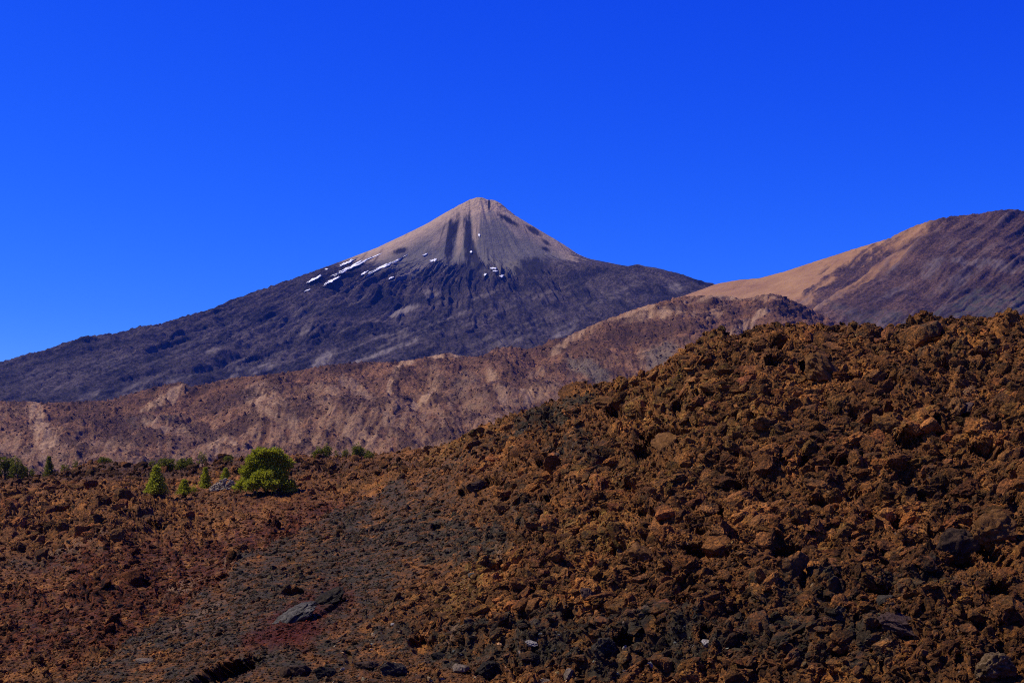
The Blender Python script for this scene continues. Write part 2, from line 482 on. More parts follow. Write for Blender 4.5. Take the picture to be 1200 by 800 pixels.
def snow_patch(cx, cy, a, b, ang, label, seed):
    th = np.linspace(0, 2 * np.pi, 96, endpoint=False)
    rr = np.array([0, .4, .8, 1.0])
    TT, RR = np.meshgrid(th, rr)
    wob = 1 + 1.25 * fbm(np.cos(TT) * 2.2 + seed * 5, np.sin(TT) * 2.2, None, 3, seed) + .45 * fbm(np.cos(TT) * 7 + seed * 5, np.sin(TT) * 7, None, 2, seed + 3)
    x = RR * wob * np.cos(TT) * a; y = RR * wob * np.sin(TT) * b
    y = y + b * 1.1 * fbm(x / 5 + seed * 9.3, x * 0 + .5, None, 2, seed + 8)
    c, s = math.cos(math.radians(ang)), math.sin(math.radians(ang))
    U = (cx + x * c - y * s).ravel(); V = (cy - (x * s + y * c)).ravel()
    pts = np.array([on_volcano(p, q) for p, q in zip(U, V)])
    # the drift follows the slope just clear of its lumps
    q = (np.abs(_vu - cx) < a + 10) & (np.abs(_vv - cy) < a * .7 + 10) & (_vp[:, 1] < VC[1])
    A = np.stack([_vu[q] - cx, _vv[q] - cy, np.ones(q.sum())], -1)
    kf, *_ = np.linalg.lstsq(A, _vp[q, 1], rcond=None)
    plane = np.stack([U - cx, V - cy, np.ones(len(U))], -1) @ kf
    res = pts[:, 1] - plane
    d2 = ((U[:, None] - U) / 4.) ** 2 + ((V[:, None] - V) / 2.5) ** 2
    near = np.where(d2 < 1, res[None, :], 1e9).min(1)
    wgt = np.exp(-d2); res_s = (wgt * near[None]).sum(1) / wgt.sum(1)
    Yf = plane + np.minimum(res_s, res) - 3
    P = unproj(U, V, Yf)
    o0 = P.mean(0)
    back = P.copy(); back[:, 1] += 7; back[:, 2] -= 1.5
    n = len(P); nc = len(th)
    f1 = grid_faces(4, nc, 0, True); f2 = grid_faces(4, nc, n, True)[:, ::-1]
    j = np.arange(nc); j2 = (j + 1) % nc; rim = np.stack([3 * nc + j, 3 * nc + j2, n + 3 * nc + j2, n + 3 * nc + j], -1)
    me = mesh_from('snow_patch', np.vstack([P, back]) - o0, np.vstack([f1, f2, rim]), False)
    o = link('snow_patch', me, MAT_SNOW, loc=o0)
    tag(o, label, 'snow patch', 'snow patches on the volcano')


for i, s in enumerate(SNOW): snow_patch(s[0], s[1], s[2] * (1 if s[2] > 6 else .75), s[3] * (.64 if s[2] > 6 else .6), *s[4:], i + 1)

# ================================================================== terrain grids seen across the valley
def smooth_line(fn, sig=16.):
    x = np.arange(-700, 2000, 1.0); h = int(sig * 3)
    k = np.exp(-.5 * (np.arange(-h, h + 1) / sig) ** 2); k /= k.sum()
    y = np.convolve(np.pad(fn(x), h, 'edge'), k, 'valid')
    return lambda q: np.interp(q, x, y)


def terrain(px, t, sky, low, s_crest, s_low):
    PX, TT = np.meshgrid(px, t)
    pys = smooth_line(sky)(PX); py0 = low(PX)
    PY = py0 + (pys - py0) * TT
    S = s_low(PX) + (s_crest(PX) - s_low(PX)) * TT
    return PX, PY, 1 / S


def back_rows(P, n, step, drop):
    """the far side of a ridge, falling away behind its crest"""
    last = P[-1]; rows = []
    for k in range(1, n + 1):
        q = last.copy()
        d = step * k
        g = (last[:, 1] + d) / last[:, 1]
        q[:, 0] *= g; q[:, 1] += d; q[:, 2] = last[:, 2] - drop * d * (k / n + .3)
        rows.append(q)
    return np.concatenate([P, np.array(rows)])


# ---- right hand mountain
SKY_D = [(-300, 520), (600, 430), (760, 362), (800, 347), (828, 337), (838, 333), (865, 328), (890, 326), (905, 322), (920, 318), (950, 308), (1000, 292), (1040, 280), (1050, 275), (1062, 269), (1085, 260),
         (1110, 254), (1150, 250), (1165, 247), (1185, 245), (1200, 247), (1300, 262), (1450, 300), (1700, 390)]


def build_mountain():
    px = np.arange(560, 1561, 1.0); t = np.linspace(0, 1, 300)
    sky = lambda x: interp(SKY_D, x)
    PX, PY, Y = terrain(px, t, sky, lambda x: 470 + 0 * x, lambda x: 1 / interp([(560, 6400), (840, 6000), (1040, 5400), (1200, 5100), (1600, 5200)], x), lambda x: 1 / interp([(560, 4500), (1000, 4000), (1600, 3700)], x))
    P = unproj(PX, PY, Y)
    N = grid_normals(P)
    X, Yc, Z = P[..., 0], P[..., 1], P[..., 2]
    al = (PX * .80 + PY * -.60); ac = (PX * .60 + PY * .80)   # along / across the flow tongues
    edge = interp([(240, 1075), (262, 1063), (285, 1040), (300, 1018), (320, 990), (345, 962), (362, 945), (380, 930), (470, 900)], PY)
    nn = fbm(PX / 20, PY / 20, None, 5, 5)
    tan = sstep(10, -10, PX - edge + 10 + 26 * nn + 34 * fbm(al / 90, ac / 7, None, 5, 23) + 5 * fbm(PX / 3, PY / 3, None, 2, 24))
    tong = fbm(al / 70, ac / 9, None, 5, 15, ridge=False)
    dark = 1 - tan
    rough = .25 + .75 * dark
    Hh = rough * (26 * fbm(X / 320, Yc / 600, Z / 320, 5, 61) + 24 * tong + 9 * fbm(X / 60, Yc / 110, Z / 60, 4, 63) + 3 * fbm(X / 18, Yc / 30, Z / 18, 2, 65))
    P = P + N * Hh[..., None]
    P = match_skyline(P, px, sky(px), sstep(.0, .8, np.repeat(t[:, None], len(px), 1)))
    # rock kinds
    streak = np.clip(tong * 2.2, 0, 1)
    tan2 = np.maximum(tan * (1 - .55 * sstep(.1, .5, fbm(PX / 40, PY / 6, None, 4, 19)) * sstep(330, 318, PY) * 0), .8 * dark * sstep(.05, .3, tong + .3 * fbm(PX / 6, PY / 6, None, 3, 20)) * sstep(60, 5, PX - edge))
    top = dark * blobs(PX, PY, [(1072, 272, 26, 6, 32, 1), (1058, 296, 34, 4, 38, .7), (1020, 318, 36, 4, 36, .8), (985, 342, 30, 3, 40, .7)], .6, nn * .6)
    tan2 = np.maximum(tan2, top)
    pale = dark * blobs(PX, PY, [(1092, 312, 14, 8, 35, .5), (1140, 309, 45, 4, -4, .6), (1190, 315, 20, 5, 0, .5), (1120, 330, 30, 5, 25, .4), (1050, 335, 26, 4, 35, .5), (1160, 292, 20, 3, 20, .3)], .7, nn * .9)
    pale = pale * np.clip(.7 + 1.5 * fbm(al / 30, ac / 5, None, 4, 17) + .8 * fbm(PX / 4, PY / 4, None, 3, 18), 0, 1)
    pale = np.maximum(pale, dark * .4 * sstep(.2, .6, tong + .3 * nn))
    scrub = dark * blobs(PX, PY, [(1160, 358, 60, 20, 8, 1), (1040, 375, 40, 12, 0, .7), (1000, 370, 30, 8, -20, .6), (1250, 355, 60, 25, 0, 1)], .5, nn * .8)
    zone = np.stack([tan2, scrub, pale], -1)
    nb = 14
    P = back_rows(P, nb, 130, .35)
    zone = np.concatenate([zone, np.repeat(zone[-1:], nb, 0)])
    o = link('mountain', mesh_from('mountain', P.reshape(-1, 3), grid_faces(P.shape[0], P.shape[1]), False, {'zone': zone.reshape(-1, 3)}), MAT_MOUNTAIN)
    tag(o, 'tan and dark brown mountain slope rising behind the lava hill', 'mountain', kind='structure')


build_mountain()

# ---- brown ridge in the middle distance
SKY_C = [(-500, 480), (-100, 474), (0, 470), (35, 470), (50, 472), (100, 470), (125, 469), (150, 462), (175, 455), (200, 449), (215, 447), (221, 453), (240, 450), (270, 443), (300, 440), (350, 434), (380, 428),
         (420, 424), (460, 424), (480, 422), (500, 418), (512, 416), (525, 413), (540, 417), (560, 418), (570, 415), (578, 408), (600, 406), (620, 409), (640, 402), (645, 397), (660, 396), (700, 378), (750, 360),
         (780, 352), (800, 347), (840, 346), (858, 347), (868, 350), (880, 349), (895, 345), (905, 344), (920, 348), (940, 357), (960, 367), (985, 380), (1040, 405), (1200, 470), (1700, 560)]


def build_ridge():
    px = np.arange(-330, 1331, 1.0); t = np.linspace(0, 1, 360) ** .9
    sky = lambda x: interp(SKY_C, x)
    low = lambda x: interp([(-400, 610), (300, 605), (600, 590), (1400, 580)], x)
    PX, PY, Y = terrain(px, t, sky, low, lambda x: 1 / interp([(-400, 2300), (300, 2350), (600, 2500), (900, 2900), (1400, 3000)], x), lambda x: 1 / interp([(-400, 1450), (600, 1500), (1400, 1800)], x))
    P = unproj(PX, PY, Y); N = grid_normals(P)
    X, Yc, Z = P[..., 0], P[..., 1], P[..., 2]
    nn = fbm(PX / 16, PY / 16, None, 5, 7)
    fan = blobs(PX, PY, [(50, 505, 14, 38, 15, 1), (178, 494, 6, 14, 35, .8), (204, 507, 20, 6, 20, .8), (258, 520, 16, 12, 35, .9), (195, 462, 34, 3, 22, .9), (302, 462, 24, 8, -15, .7), (312, 480, 24, 9, -20, .9),
                         (466, 438, 5, 24, -22, 1), (372, 482, 12, 4, 0, 1), (308, 492, 18, 4, -25, .8), (345, 505, 6, 24, 35, .7), (405, 512, 7, 34, 42, .6), (430, 520, 8, 30, 50, .6), (375, 520, 6, 22, 35, .5),
                         (388, 470, 28, 6, -10, .6), (425, 465, 24, 9, -30, .8), (448, 488, 10, 12, 20, .6), (462, 482, 8, 10, 25, .8), (492, 470, 20, 5, 40, .9), (520, 418, 16, 4, 0, .9), (480, 424, 8, 3, 0, 1),
                         (470, 505, 30, 6, 0, .5), (585, 465, 6, 26, 28, .8), (615, 470, 8, 8, 20, .8), (575, 510, 30, 8, -10, .4), (640, 465, 26, 5, 25, .6), (512, 450, 8, 24, 10, .4), (625, 440, 14, 4, 30, .5),
                         (770, 372, 60, 6, 6, .85), (850, 350, 40, 5, 4, .9), (835, 366, 26, 5, 20, .6), (670, 395, 30, 2.5, 26, .8), (720, 375, 30, 4, 26, .4), (760, 415, 10, 14, 40, .6), (870, 385, 30, 4, 20, .9), (900, 362, 14, 4, -10, .6),
                         (15, 480, 20, 6, 0, .5), (90, 530, 30, 6, 0, .3), (140, 528, 40, 6, 8, .5), (25, 525, 30, 10, -20, .5)], .55, nn * 1.1 + .4 * fbm((PX + .6 * PY) / 5, PY / 30, None, 3, 88))
    dark = blobs(PX, PY, [(118, 490, 45, 16, -8, .8), (80, 520, 14, 6, 0, .6), (230, 500, 32, 9, -15, .9), (180, 522, 55, 5, 4, .8), (270, 475, 30, 6, 5, 1), (255, 462, 20, 4, 10, .7), (352, 457, 7, 3, 0, 1), (380, 482, 3.5, 3, 0, 1),
                          (345, 462, 40, 4, -8, .5), (325, 470, 9, 4, 0, .9), (345, 492, 30, 6, 10, .7), (420, 487, 30, 9, 5, .8), (470, 470, 14, 9, 20, 1), (445, 482, 12, 8, -40, .9), (580, 430, 22, 6, -25, .8), (625, 455, 30, 6, -12, .7),
                          (605, 447, 20, 4, -10, .6), (730, 392, 34, 6, 2, .7), (790, 385, 60, 5, -4, .7), (905, 357, 30, 5, -16, .9), (930, 365, 30, 7, -28, .8), (845, 357, 22, 3, 0, .6), (560, 470, 40, 5, 0, .4), (540, 500, 50, 9, 8, .5),
                          (225, 452, 5, 4, 0, .9), (20, 497, 20, 8, 10, .4), (700, 405, 26, 5, 10, .5), (740, 430, 20, 6, -10, .6)], .6, nn * .9)
    grey = blobs(PX, PY, [(690, 427, 26, 8, -14, .9), (775, 410, 20, 12, 30, .8), (180, 488, 30, 10, 0, .3), (545, 455, 20, 10, 30, .35)], .6, nn * .7)
    dnsl = fbm((PX + .55 * PY) / 6, PY / 55, None, 4, 29)
    fan = np.maximum(fan * np.clip(.8 + 1.4 * dnsl + .5 * fbm(PX / 5, PY / 5, None, 3, 87), 0, 1), .4 * sstep(.3, .7, dnsl + .5 * nn) * sstep(470, 490, PY))
    tt = np.repeat(t[:, None], len(px), 1)
    xw = PX + 30 * fbm(PX / 90, PY / 60, None, 3, 131) + .55 * (PY - 450) * np.sign(480 - PX + 40 * nn)
    gul = fbm(xw / 46, PY / 170, None, 4, 133, ridge=True)
    fine = fbm(xw / 13, PY / 60, None, 4, 135, ridge=True)
    fan = np.maximum(fan, .5 * sstep(.22, .55, -gul + .3 * fine + .5 * nn) * sstep(.95, .75, tt) * sstep(700, 560, PX + 60 * nn))
    fan = np.maximum(fan, .35 * sstep(.3, .6, fine + .8 * nn) * sstep(.9, .6, tt))
    lum = fbm(PX / 38, PY / 19, None, 6, 139, gain=.6)
    dark = np.maximum(dark, .85 * sstep(.08, .30, lum + .25 * nn)); fan = fan * (1 - .45 * sstep(.10, .30, lum + .25 * nn))
    band = fbm(PX / 60, (PY + .12 * PX) / 5., None, 4, 137)
    dark = np.maximum(dark, .7 * sstep(.2, .5, band) * sstep(600, 680, PX)); fan = fan * (1 - .5 * sstep(.2, .5, band) * sstep(600, 680, PX))
    rough = np.clip(1 - .85 * fan, .15, 1)
    d1, d2, hh = worley(X / 8, Yc / 13, 4)
    Hh = 4.5 * gul * np.sin(np.clip(tt, 0, 1) * np.pi) ** .6 + 1.6 * fine + 5 * band * sstep(600, 680, PX) + 34 * fbm(X / 210, Yc / 340, Z / 210, 4, 71) + 20 * fbm(X / 75, Yc / 150, Z / 75, 4, 72) + rough * (4.0 * fbm(X / 22, Yc / 40, Z / 22, 3, 73) + 4.5 * sstep(.6, 1., hh) * np.clip(1 - d1 * 1.9, 0, 1) + 2.6 * fbm(X / 6, Yc / 14, Z / 8, 2, 74)) + dark * 3
    P = P + N * Hh[..., None]
    P = match_skyline(P, px, sky(px), sstep(0, .8, np.repeat(t[:, None], len(px), 1)))
    zone = np.stack([fan, dark, grey], -1)
    global RIDGE_P, RIDGE_ROUGH
    RIDGE_P = P.copy(); RIDGE_ROUGH = np.clip(1 - fan + .6 * dark, 0, 1.6)
    nb = 12
    P = back_rows(P, nb, 70, .3)
    zone = np.concatenate([zone, np.repeat(zone[-1:], nb, 0)])
    o = link('ridge', mesh_from('ridge', P.reshape(-1, 3), grid_faces(P.shape[0], P.shape[1]), False, {'zone': zone.reshape(-1, 3)}), MAT_RIDGE)
    tag(o, 'brown rocky ridge with pale scree fans below the volcano', 'ridge', kind='structure')


build_ridge()

# ================================================================== near lava ground
SKY_A = [(-400, 556), (-100, 556), (0, 557), (40, 558), (60, 556), (80, 550), (100, 543), (138, 541), (165, 546), (200, 549), (235, 547), (260, 540), (280, 535), (300, 533), (350, 533), (400, 535), (440, 533),
         (480, 526), (500, 526), (540, 514), (556, 503), (600, 486), (650, 468), (660, 463), (663, 452), (671, 445), (689, 445), (694, 450), (730, 443), (770, 430), (779, 424), (790, 414), (815, 402), (821, 391), (833, 385), (845, 384), (853, 390), (872, 390), (879, 384), (887, 379), (900, 377), (915, 380),
         (935, 377), (941, 373), (947, 380), (960, 377), (975, 382), (985, 377), (1000, 380), (1015, 376), (1026, 379), (1036, 385), (1050, 380), (1061, 377), (1066, 368), (1078, 365), (1100, 369), (1108, 372), (1145, 369), (1162, 372), (1168, 364), (1176, 364), (1200, 367), (1300, 362), (1450, 372), (1700, 390)]
SKY_A = [(x, y + (2.5 if x > 640 else 0)) for x, y in SKY_A]
s_crest = lambda x: 1 / interp([(-500, 330), (400, 330), (480, 265), (560, 200), (660, 155), (800, 122), (1000, 106), (1200, 96), (1700, 86)], x)
s_low = lambda x: 1 / interp([(-500, 100), (0, 92), (300, 76), (600, 64), (900, 56), (1200, 50), (1700, 44)], x)      # at row 800


def zones(px, py):
    nn = fbm(px / 34, py / 34, None, 5, 101); n2 = fbm(px / 12, py / 12, None, 4, 103)
    k = .6 * nn
    rust = blobs(px, py, [(180, 700, 190, 60, 18, 1), (60, 730, 120, 50, 0, .9), (320, 625, 110, 20, 18, 1), (300, 660, 60, 12, 32, 1), (330, 590, 80, 14, 0, .6), (160, 660, 110, 30, 0, .9), (625, 608, 34, 18, -30, .7)], .6, k)
    grey = blobs(px, py, [(380, 700, 160, 45, 28, .75), (520, 640, 110, 34, 8, .8), (600, 600, 60, 18, 20, .5), (450, 620, 80, 20, 18, .55), (200, 770, 120, 20, 26, .7), (650, 490, 60, 16, 20, .85), (560, 530, 60, 10, 28, .4),
                          (700, 772, 300, 30, 0, .72), (950, 720, 90, 22, 10, .55), (1100, 715, 70, 20, 0, .6), (960, 778, 120, 30, 0, .65), (680, 530, 40, 22, -20, .6), (1000, 400, 30, 12, 0, .3), (1110, 420, 40, 20, -30, .45), (60, 655, 60, 10, 8, .6), (330, 560, 40, 8, 0, .5)], .6, k)
    ochre = blobs(px, py, [(820, 480, 110, 50, -20, .7), (700, 640, 60, 30, 0, .8), (560, 700, 60, 30, 40, .9), (760, 560, 80, 40, 0, .6), (540, 520, 70, 14, 25, .8), (800, 400, 60, 24, 0, .7), (1130, 640, 40, 30, 0, .5), (450, 560, 60, 12, 20, .5), (640, 690, 60, 40, 0, .5)], .7, k)
    crim = blobs(px, py, [(358, 747, 56, 22, 28, 1), (335, 772, 46, 16, 10, 1), (395, 722, 18, 24, 0, .8), (300, 652, 60, 5, 30, .5)], 1.3, k * 1.3 + .5 * n2)
    dust = blobs(px, py, [(213, 687, 22, 7, 26, .9), (272, 657, 12, 5, 26, .9), (190, 765, 34, 4, 26, .6), (230, 742, 40, 3, 26, .6), (625, 608, 30, 15, -35, .45), (680, 565, 22, 6, -25, .5), (535, 760, 5, 16, -25, .7), (590, 655, 4, 20, -10, .6),
                           (270, 545, 40, 4, 10, .3), (1125, 478, 22, 10, 0, .7), (1150, 710, 40, 6, 0, .3), (90, 640, 40, 4, 12, .5), (215, 690, 30, 5, 26, .5), (250, 540, 16, 3, 10, .7)], .6, k)
    black = blobs(px, py, [(170, 550, 120, 12, 6, .9), (300, 550, 160, 10, 0, .8), (230, 585, 80, 10, 0, .35), (440, 545, 70, 8, 0, .6), (60, 562, 80, 6, 0, .6)], .5, k)
    spur = sstep(-5, 9, py - interp([(-300, 1010), (0, 868), (120, 795), (220, 716), (300, 655), (420, 592), (520, 545), (600, 500)], px) + 16 * nn + 7 * n2)
    belt = spur * sstep(660, 430, px + .35 * (py - 650) + 60 * nn)
    grey = np.maximum(grey, .85 * belt * np.clip(.75 + nn, 0, 1)); rust = rust * (1 - .9 * spur)
    rough = blobs(px, py, [(960, 520, 420, 190, 0, 1), (1000, 680, 420, 130, 0, 1), (760, 700, 200, 130, 0, 1), (110, 605, 130, 34, 5, .8), (250, 560, 260, 24, 0, .5), (600, 560, 90, 40, 10, .55), (560, 740, 120, 40, 0, .8), (350, 690, 60, 20, 30, .6), (440, 640, 120, 40, 20, .35), (140, 675, 40, 14, 0, .4)], .5, k * .6)
    rough = np.maximum(rough, .07 + .38 * sstep(.05, .4, nn + .5 * n2) * (1 - .6 * belt))
    rust = rust * np.clip(.8 + 1.2 * n2 + .6 * nn, 0, 1)
    global BELT
    BELT = belt; rough = rough * (1 - .7 * belt)
    return np.stack([rust, grey, ochre], -1), np.stack([crim, dust, black], -1), rough


GPX = np.arange(-330, 1531, .8333)
GT = np.concatenate([np.linspace(-.55, 0, 60)[:-1], np.linspace(0, 1, 560)])


SKY_A_SMOOTH = smooth_line(lambda x: interp(SKY_A, x), 12.)


def ground_base(px, tt):
    pys = SKY_A_SMOOTH(px)
    py = 800 + (pys - 800) * tt
    s = s_low(px) + (s_crest(px) - s_low(px)) * tt
    return py, 1 / s


HOLLOWS = [  # black hollows and overhangs: centre, half width, half height, tilt
    (733, 484, 20, 6, -5), (794, 478, 6, 9, 0), (778, 512, 25, 8, 12), (753, 529, 10, 6, 0), (768, 447, 8, 4, 0), (823, 461, 10, 5, 0), (921, 405, 10, 5, 0), (905, 423, 9, 6, 0), (946, 434, 5, 12, 40), (890, 488, 9, 4, 0),
    (550, 576, 11, 7, 0), (575, 566, 12, 6, 15), (600, 549, 10, 5, 0), (601, 536, 8, 4, 0), (636, 541, 8, 5, 0), (597, 610, 6, 4, -30), (684, 622, 5, 8, 0), (742, 572, 10, 8, 0), (725, 644, 9, 9, 0),
    (1046, 444, 16, 6, -8), (1065, 515, 14, 11, 0), (1160, 531, 20, 8, -15), (1100, 497, 5, 12, 15), (1001, 486, 6, 6, 0), (982, 539, 14, 6, 0), (945, 540, 8, 8, 0), (1109, 432, 8, 5, 0), (918, 538, 8, 6, 20), (990, 441, 10, 4, 0),
    (830, 645, 28, 7, 0), (822, 622, 8, 7, 0), (666, 722, 7, 8, 0), (801, 704, 13, 5, 0), (827, 740, 8, 10, 0), (732, 749, 12, 8, 0), (755, 669, 6, 5, 0), (700, 603, 8, 4, 0), (760, 600, 12, 5, 10),
    (1163, 650, 24, 9, -32), (1130, 660, 15, 8, 0), (1172, 692, 14, 9, 0), (942, 677, 4, 14, 0), (1007, 728, 6, 10, 0), (1061, 737, 9, 3, 0), (1035, 692, 16, 6, -15), (924, 646, 16, 5, 10), (1050, 612, 9, 8, -40), (1022, 607, 8, 4, 0),
    (1092, 628, 5, 6, 0), (1127, 772, 8, 8, 0), (985, 765, 12, 4, 0), (1036, 780, 5, 9, 0), (388, 712, 18, 3, 35), (342, 694, 12, 5, 0), (492, 756, 12, 9, 0), (588, 662, 6, 6, 0), (515, 617, 10, 4, 0), (408, 772, 4, 10, 10), (339, 656, 6, 4, 0),
    (262, 788, 40, 9, 20), (162, 683, 14, 4, 0), (178, 618, 10, 5, 0), (260, 676, 9, 3, 20), (870, 570, 12, 5, 0), (850, 600, 10, 6, 0), (1000, 580, 10, 6, 0), (1130, 580, 10, 7, 0), (960, 590, 10, 5, 0), (1190, 590, 8, 10, 0), (870, 530, 9, 5, 0), (640, 585, 8, 4, 0)]


def hollow_mask(px, py):
    n = .55 * fbm(px / 7, py / 7, None, 3, 151)
    m = np.zeros(px.shape); dep = np.zeros(px.shape)
    for cx, cy, a, b, ang in HOLLOWS:
        r = 2.2 * max(a, b) + 12; cols = np.where((GPX > cx - r) & (GPX < cx + r))[0]
        sl = slice(cols[0], cols[-1] + 1)
        q = blob(px[:, sl], py[:, sl], cx, cy, a, b, ang, .3, n[:, sl])
        m[:, sl] = np.maximum(m[:, sl], q); dep[:, sl] = np.maximum(dep[:, sl], q * (1.2 * min(a, b) + .5 * max(a, b)))
    return m, dep


def build_ground():
    PX, TT = np.meshgrid(GPX, GT)
    PY, Y = ground_base(PX, TT)
    P = unproj(PX, PY, Y); N = grid_normals(P)
    z1, z2, rough = zones(PX, PY)
    # rubble is heaved up and towards the light side of the slope, not straight along the view
    D = N * .75 + np.array([0, -.25, .45]); D /= np.linalg.norm(D, axis=-1, keepdims=True)
    X, Yc, Z = P[..., 0], P[..., 1], P[..., 2]
    warp = .8 * fbm(X / 2.4, Yc / 3, Z / 2.4, 2, 200)
    big = fbm(X / 11, Yc / 15, Z / 11, 3, 201)
    d1, d2, h1 = worley(X / 2.6 + warp, (Yc * .55 + Z * .9) / 2.6 + warp, 203)
    e1, e2, h2 = worley(X / 1.05 + warp, (Yc * .55 + Z * .9) / 1.05 - warp, 205)
    g1, g2, h3 = worley(X / 1.9 - warp, (Yc * .55 + Z * .9) / 1.9 + warp, 211)
    crag = fbm(X / 6 + .4 * warp, (Yc * .6 + Z) / 5, None, 5, 213, ridge=True, gain=.6)
    rid = fbm(X / 3.2, Yc / 4, Z / 3.2, 4, 207, ridge=True)
    fin = fbm(X / .7, Yc / 1., Z / .7, 3, 209)
    far = np.clip(Y / 120, .75, 2.0)
    pit = sstep(.62, .8, h3) * sstep(.02, .22, g2 - g1)
    H = -.45 * pit * rough + .9 * big * (.5 + rough) + rough * ((.55 * h1) * sstep(0, .55, d2 - d1) + (.30 * h2) * sstep(0, .5, e2 - e1) + 1.0 * rid + 1.2 * crag) * far ** .5 + (.10 + .22 * rough) * fin * far
    H = H + 1.3 * BELT
    fade = 1.0
    P = P + D * (H * fade)[..., None]
    px = GPX
    P = match_skyline(P, px, interp(SKY_A, px), sstep(.1, .9, np.repeat(GT[:, None], len(px), 1)))
    hm, dep = hollow_mask(*proj(P))
    P = P + np.array([.1, .9, -.30]) * (dep * Y / F * 1.6)[..., None]
    return P, z1, z2, rough, hm


GP, Z1, Z2, ROUGH, HOLLOW = build_ground()
GPXc, GPYc = proj(GP)


def on_ground(px, py):
    j = int(np.clip(np.searchsorted(GPX, px), 0, len(GPX) - 1))
    i = int(np.argmin(np.abs(GPYc[:, j] - py)))
    return GP[i, j], i, j


def finish_ground():
    P = GP; nb = 10
    Pb = back_rows(P, nb, 22, .45)
    Pb[-nb:, :, 2] = np.maximum(Pb[-nb:, :, 2], -62)
    nr, nc = Pb.shape[:2]
    a1 = np.concatenate([Z1, np.repeat(Z1[-1:], nb, 0)]).reshape(-1, 3); a2 = np.concatenate([Z2, np.repeat(Z2[-1:], nb, 0)]).reshape(-1, 3)
    V = [Pb.reshape(-1, 3)]; Fq = [grid_faces(nr, nc)]
    off = nr * nc
    # apron under the viewpoint
    xs = np.linspace(-70, 70, 71); ys = np.linspace(-60, 46, 60)
    XX, YY = np.meshgrid(xs, ys)
    ZZ = interp([(-60, -1.7), (3, -1.8), (8, -3), (20, -9), (46, -16)], YY) + .35 * fbm(XX / 5, YY / 5, None, 4, 300)
    V.append(np.stack([XX, YY, ZZ], -1).reshape(-1, 3)); Fq.append(grid_faces(60, 71, off)); off += XX.size
    # valley floor out to the far edge of the land
    xs = np.linspace(-13500, 13500, 60); ys = np.linspace(-900, 13500, 50)
    XX, YY = np.meshgrid(xs, ys)
    V.append(np.stack([XX, YY, 0 * XX - 60], -1).reshape(-1, 3)); Fq.append(grid_faces(50, 60, off)); off += XX.size
    n = off - len(a1)
    a1 = np.vstack([a1, np.tile([[.2, .4, .2]], (n, 1))]); a2 = np.vstack([a2, np.zeros((n, 3))])
    o = link('ground', mesh_from('ground', np.vstack(V), np.vstack(Fq), False, {'zone': a1, 'zone2': a2}), MAT_GROUND)
    tag(o, 'rust brown lava ground with dark gravel and rubble', 'ground', kind='structure')


finish_ground()

# ------------------------------------------------------------------ rock shapes
def ico(sub):
    import bmesh
    bm = bmesh.new(); bmesh.ops.create_icosphere(bm, subdivisions=sub, radius=1)
    bm.verts.ensure_lookup_table()
    V = np.array([v.co for v in bm.verts]); Fc = np.array([[v.index for v in f.verts] for f in bm.faces]); bm.free()
    return V, Fc


IV, IF = ico(5)


def rock_mesh(seed, blocky, lump, sub=None):
    r = np.random.default_rng(seed)
    V = IV.copy()
    n = r.integers(14, 24)
    for _ in range(n):                                   # broken faces
        d = r.normal(size=3); d /= np.linalg.norm(d)
        c = r.uniform(.30, .80)
        s = V @ d - c
        V = V - np.where(s > 0, s * (.96 if blocky else .8), 0)[:, None] * d
    x, y, z = V[:, 0] + seed * 3.1, V[:, 1], V[:, 2]
    nrm = V / (np.linalg.norm(V, axis=1, keepdims=True) + 1e-6)
    h = lump * (.5 * fbm(x * 1.6, y * 1.6, z * 1.6, 3, seed) + .40 * fbm(x * 3.1, y * 3.1, z * 3.1, 4, seed + 50, ridge=True) + .26 * fbm(x * 9, y * 9, z * 9, 3, seed + 90, ridge=True))
    V = V + nrm * h[:, None]
    V *= np.array([r.uniform(.95, 1.45), r.uniform(.8, 1.15), r.uniform(.5, .85)])
    return mesh_from('lava_rock', V, IF, False)


TEMPL = [rock_mesh(s, s % 3 != 0, (.26 if s % 3 else .5)) for s in range(1, 15)]
for m in TEMPL: m.materials.append(MAT_ROCK)


def place_rock(k, loc, scl, rot, zone, tint, label, name='lava_rock', cat='rock', group='lava rocks strewn over the hill', mesh=None, mat=None):
    me = mesh or TEMPL[k]
    o = bpy.data.objects.new(name, me); COL.objects.link(o)
    o.location = loc; o.scale = scl; o.rotation_euler = rot
    o['zone'] = [float(v) for v in zone] + [1.0]; o['tint'] = [float(v) for v in tint] + [1.0]
    if mat:
        o.material_slots[0].link = 'OBJECT'; o.material_slots[0].material = mat
    tag(o, label, cat, group)
    return o


MAT_PALE = plain_rock('pale_stone', (.10, .07, .042), (.34, .25, .165), 3.)
MAT_WHITE = plain_rock('white_stone', (.28, .24, .19), (.52, .46, .37), 5.)
MAT_GREY = plain_rock('grey_basalt', (.022, .018, .012), (.105, .080, .050), 2.5)
MAT_DARK = plain_rock('dark_basalt', (.012, .010, .007), (.062, .046, .028), 2.5)
MAT_TAN = plain_rock('tan_lava', (.11, .048, .013), (.25, .115, .034), 2.)
MAT_RUST = plain_rock('rust_lava', (.06, .02, .006), (.17, .055, .012), 2.)
MAT_VIOLET = plain_rock('violet_lava', (.06, .033, .024), (.13, .078, .060), 3.)
MAT_SLATE = plain_rock('slate_lava', (.035, .032, .026), (.16, .14, .105), 2.5)
MAT_UMBER = plain_rock('umber_lava', (.035, .022, .014), (.10, .055, .026), 2.)

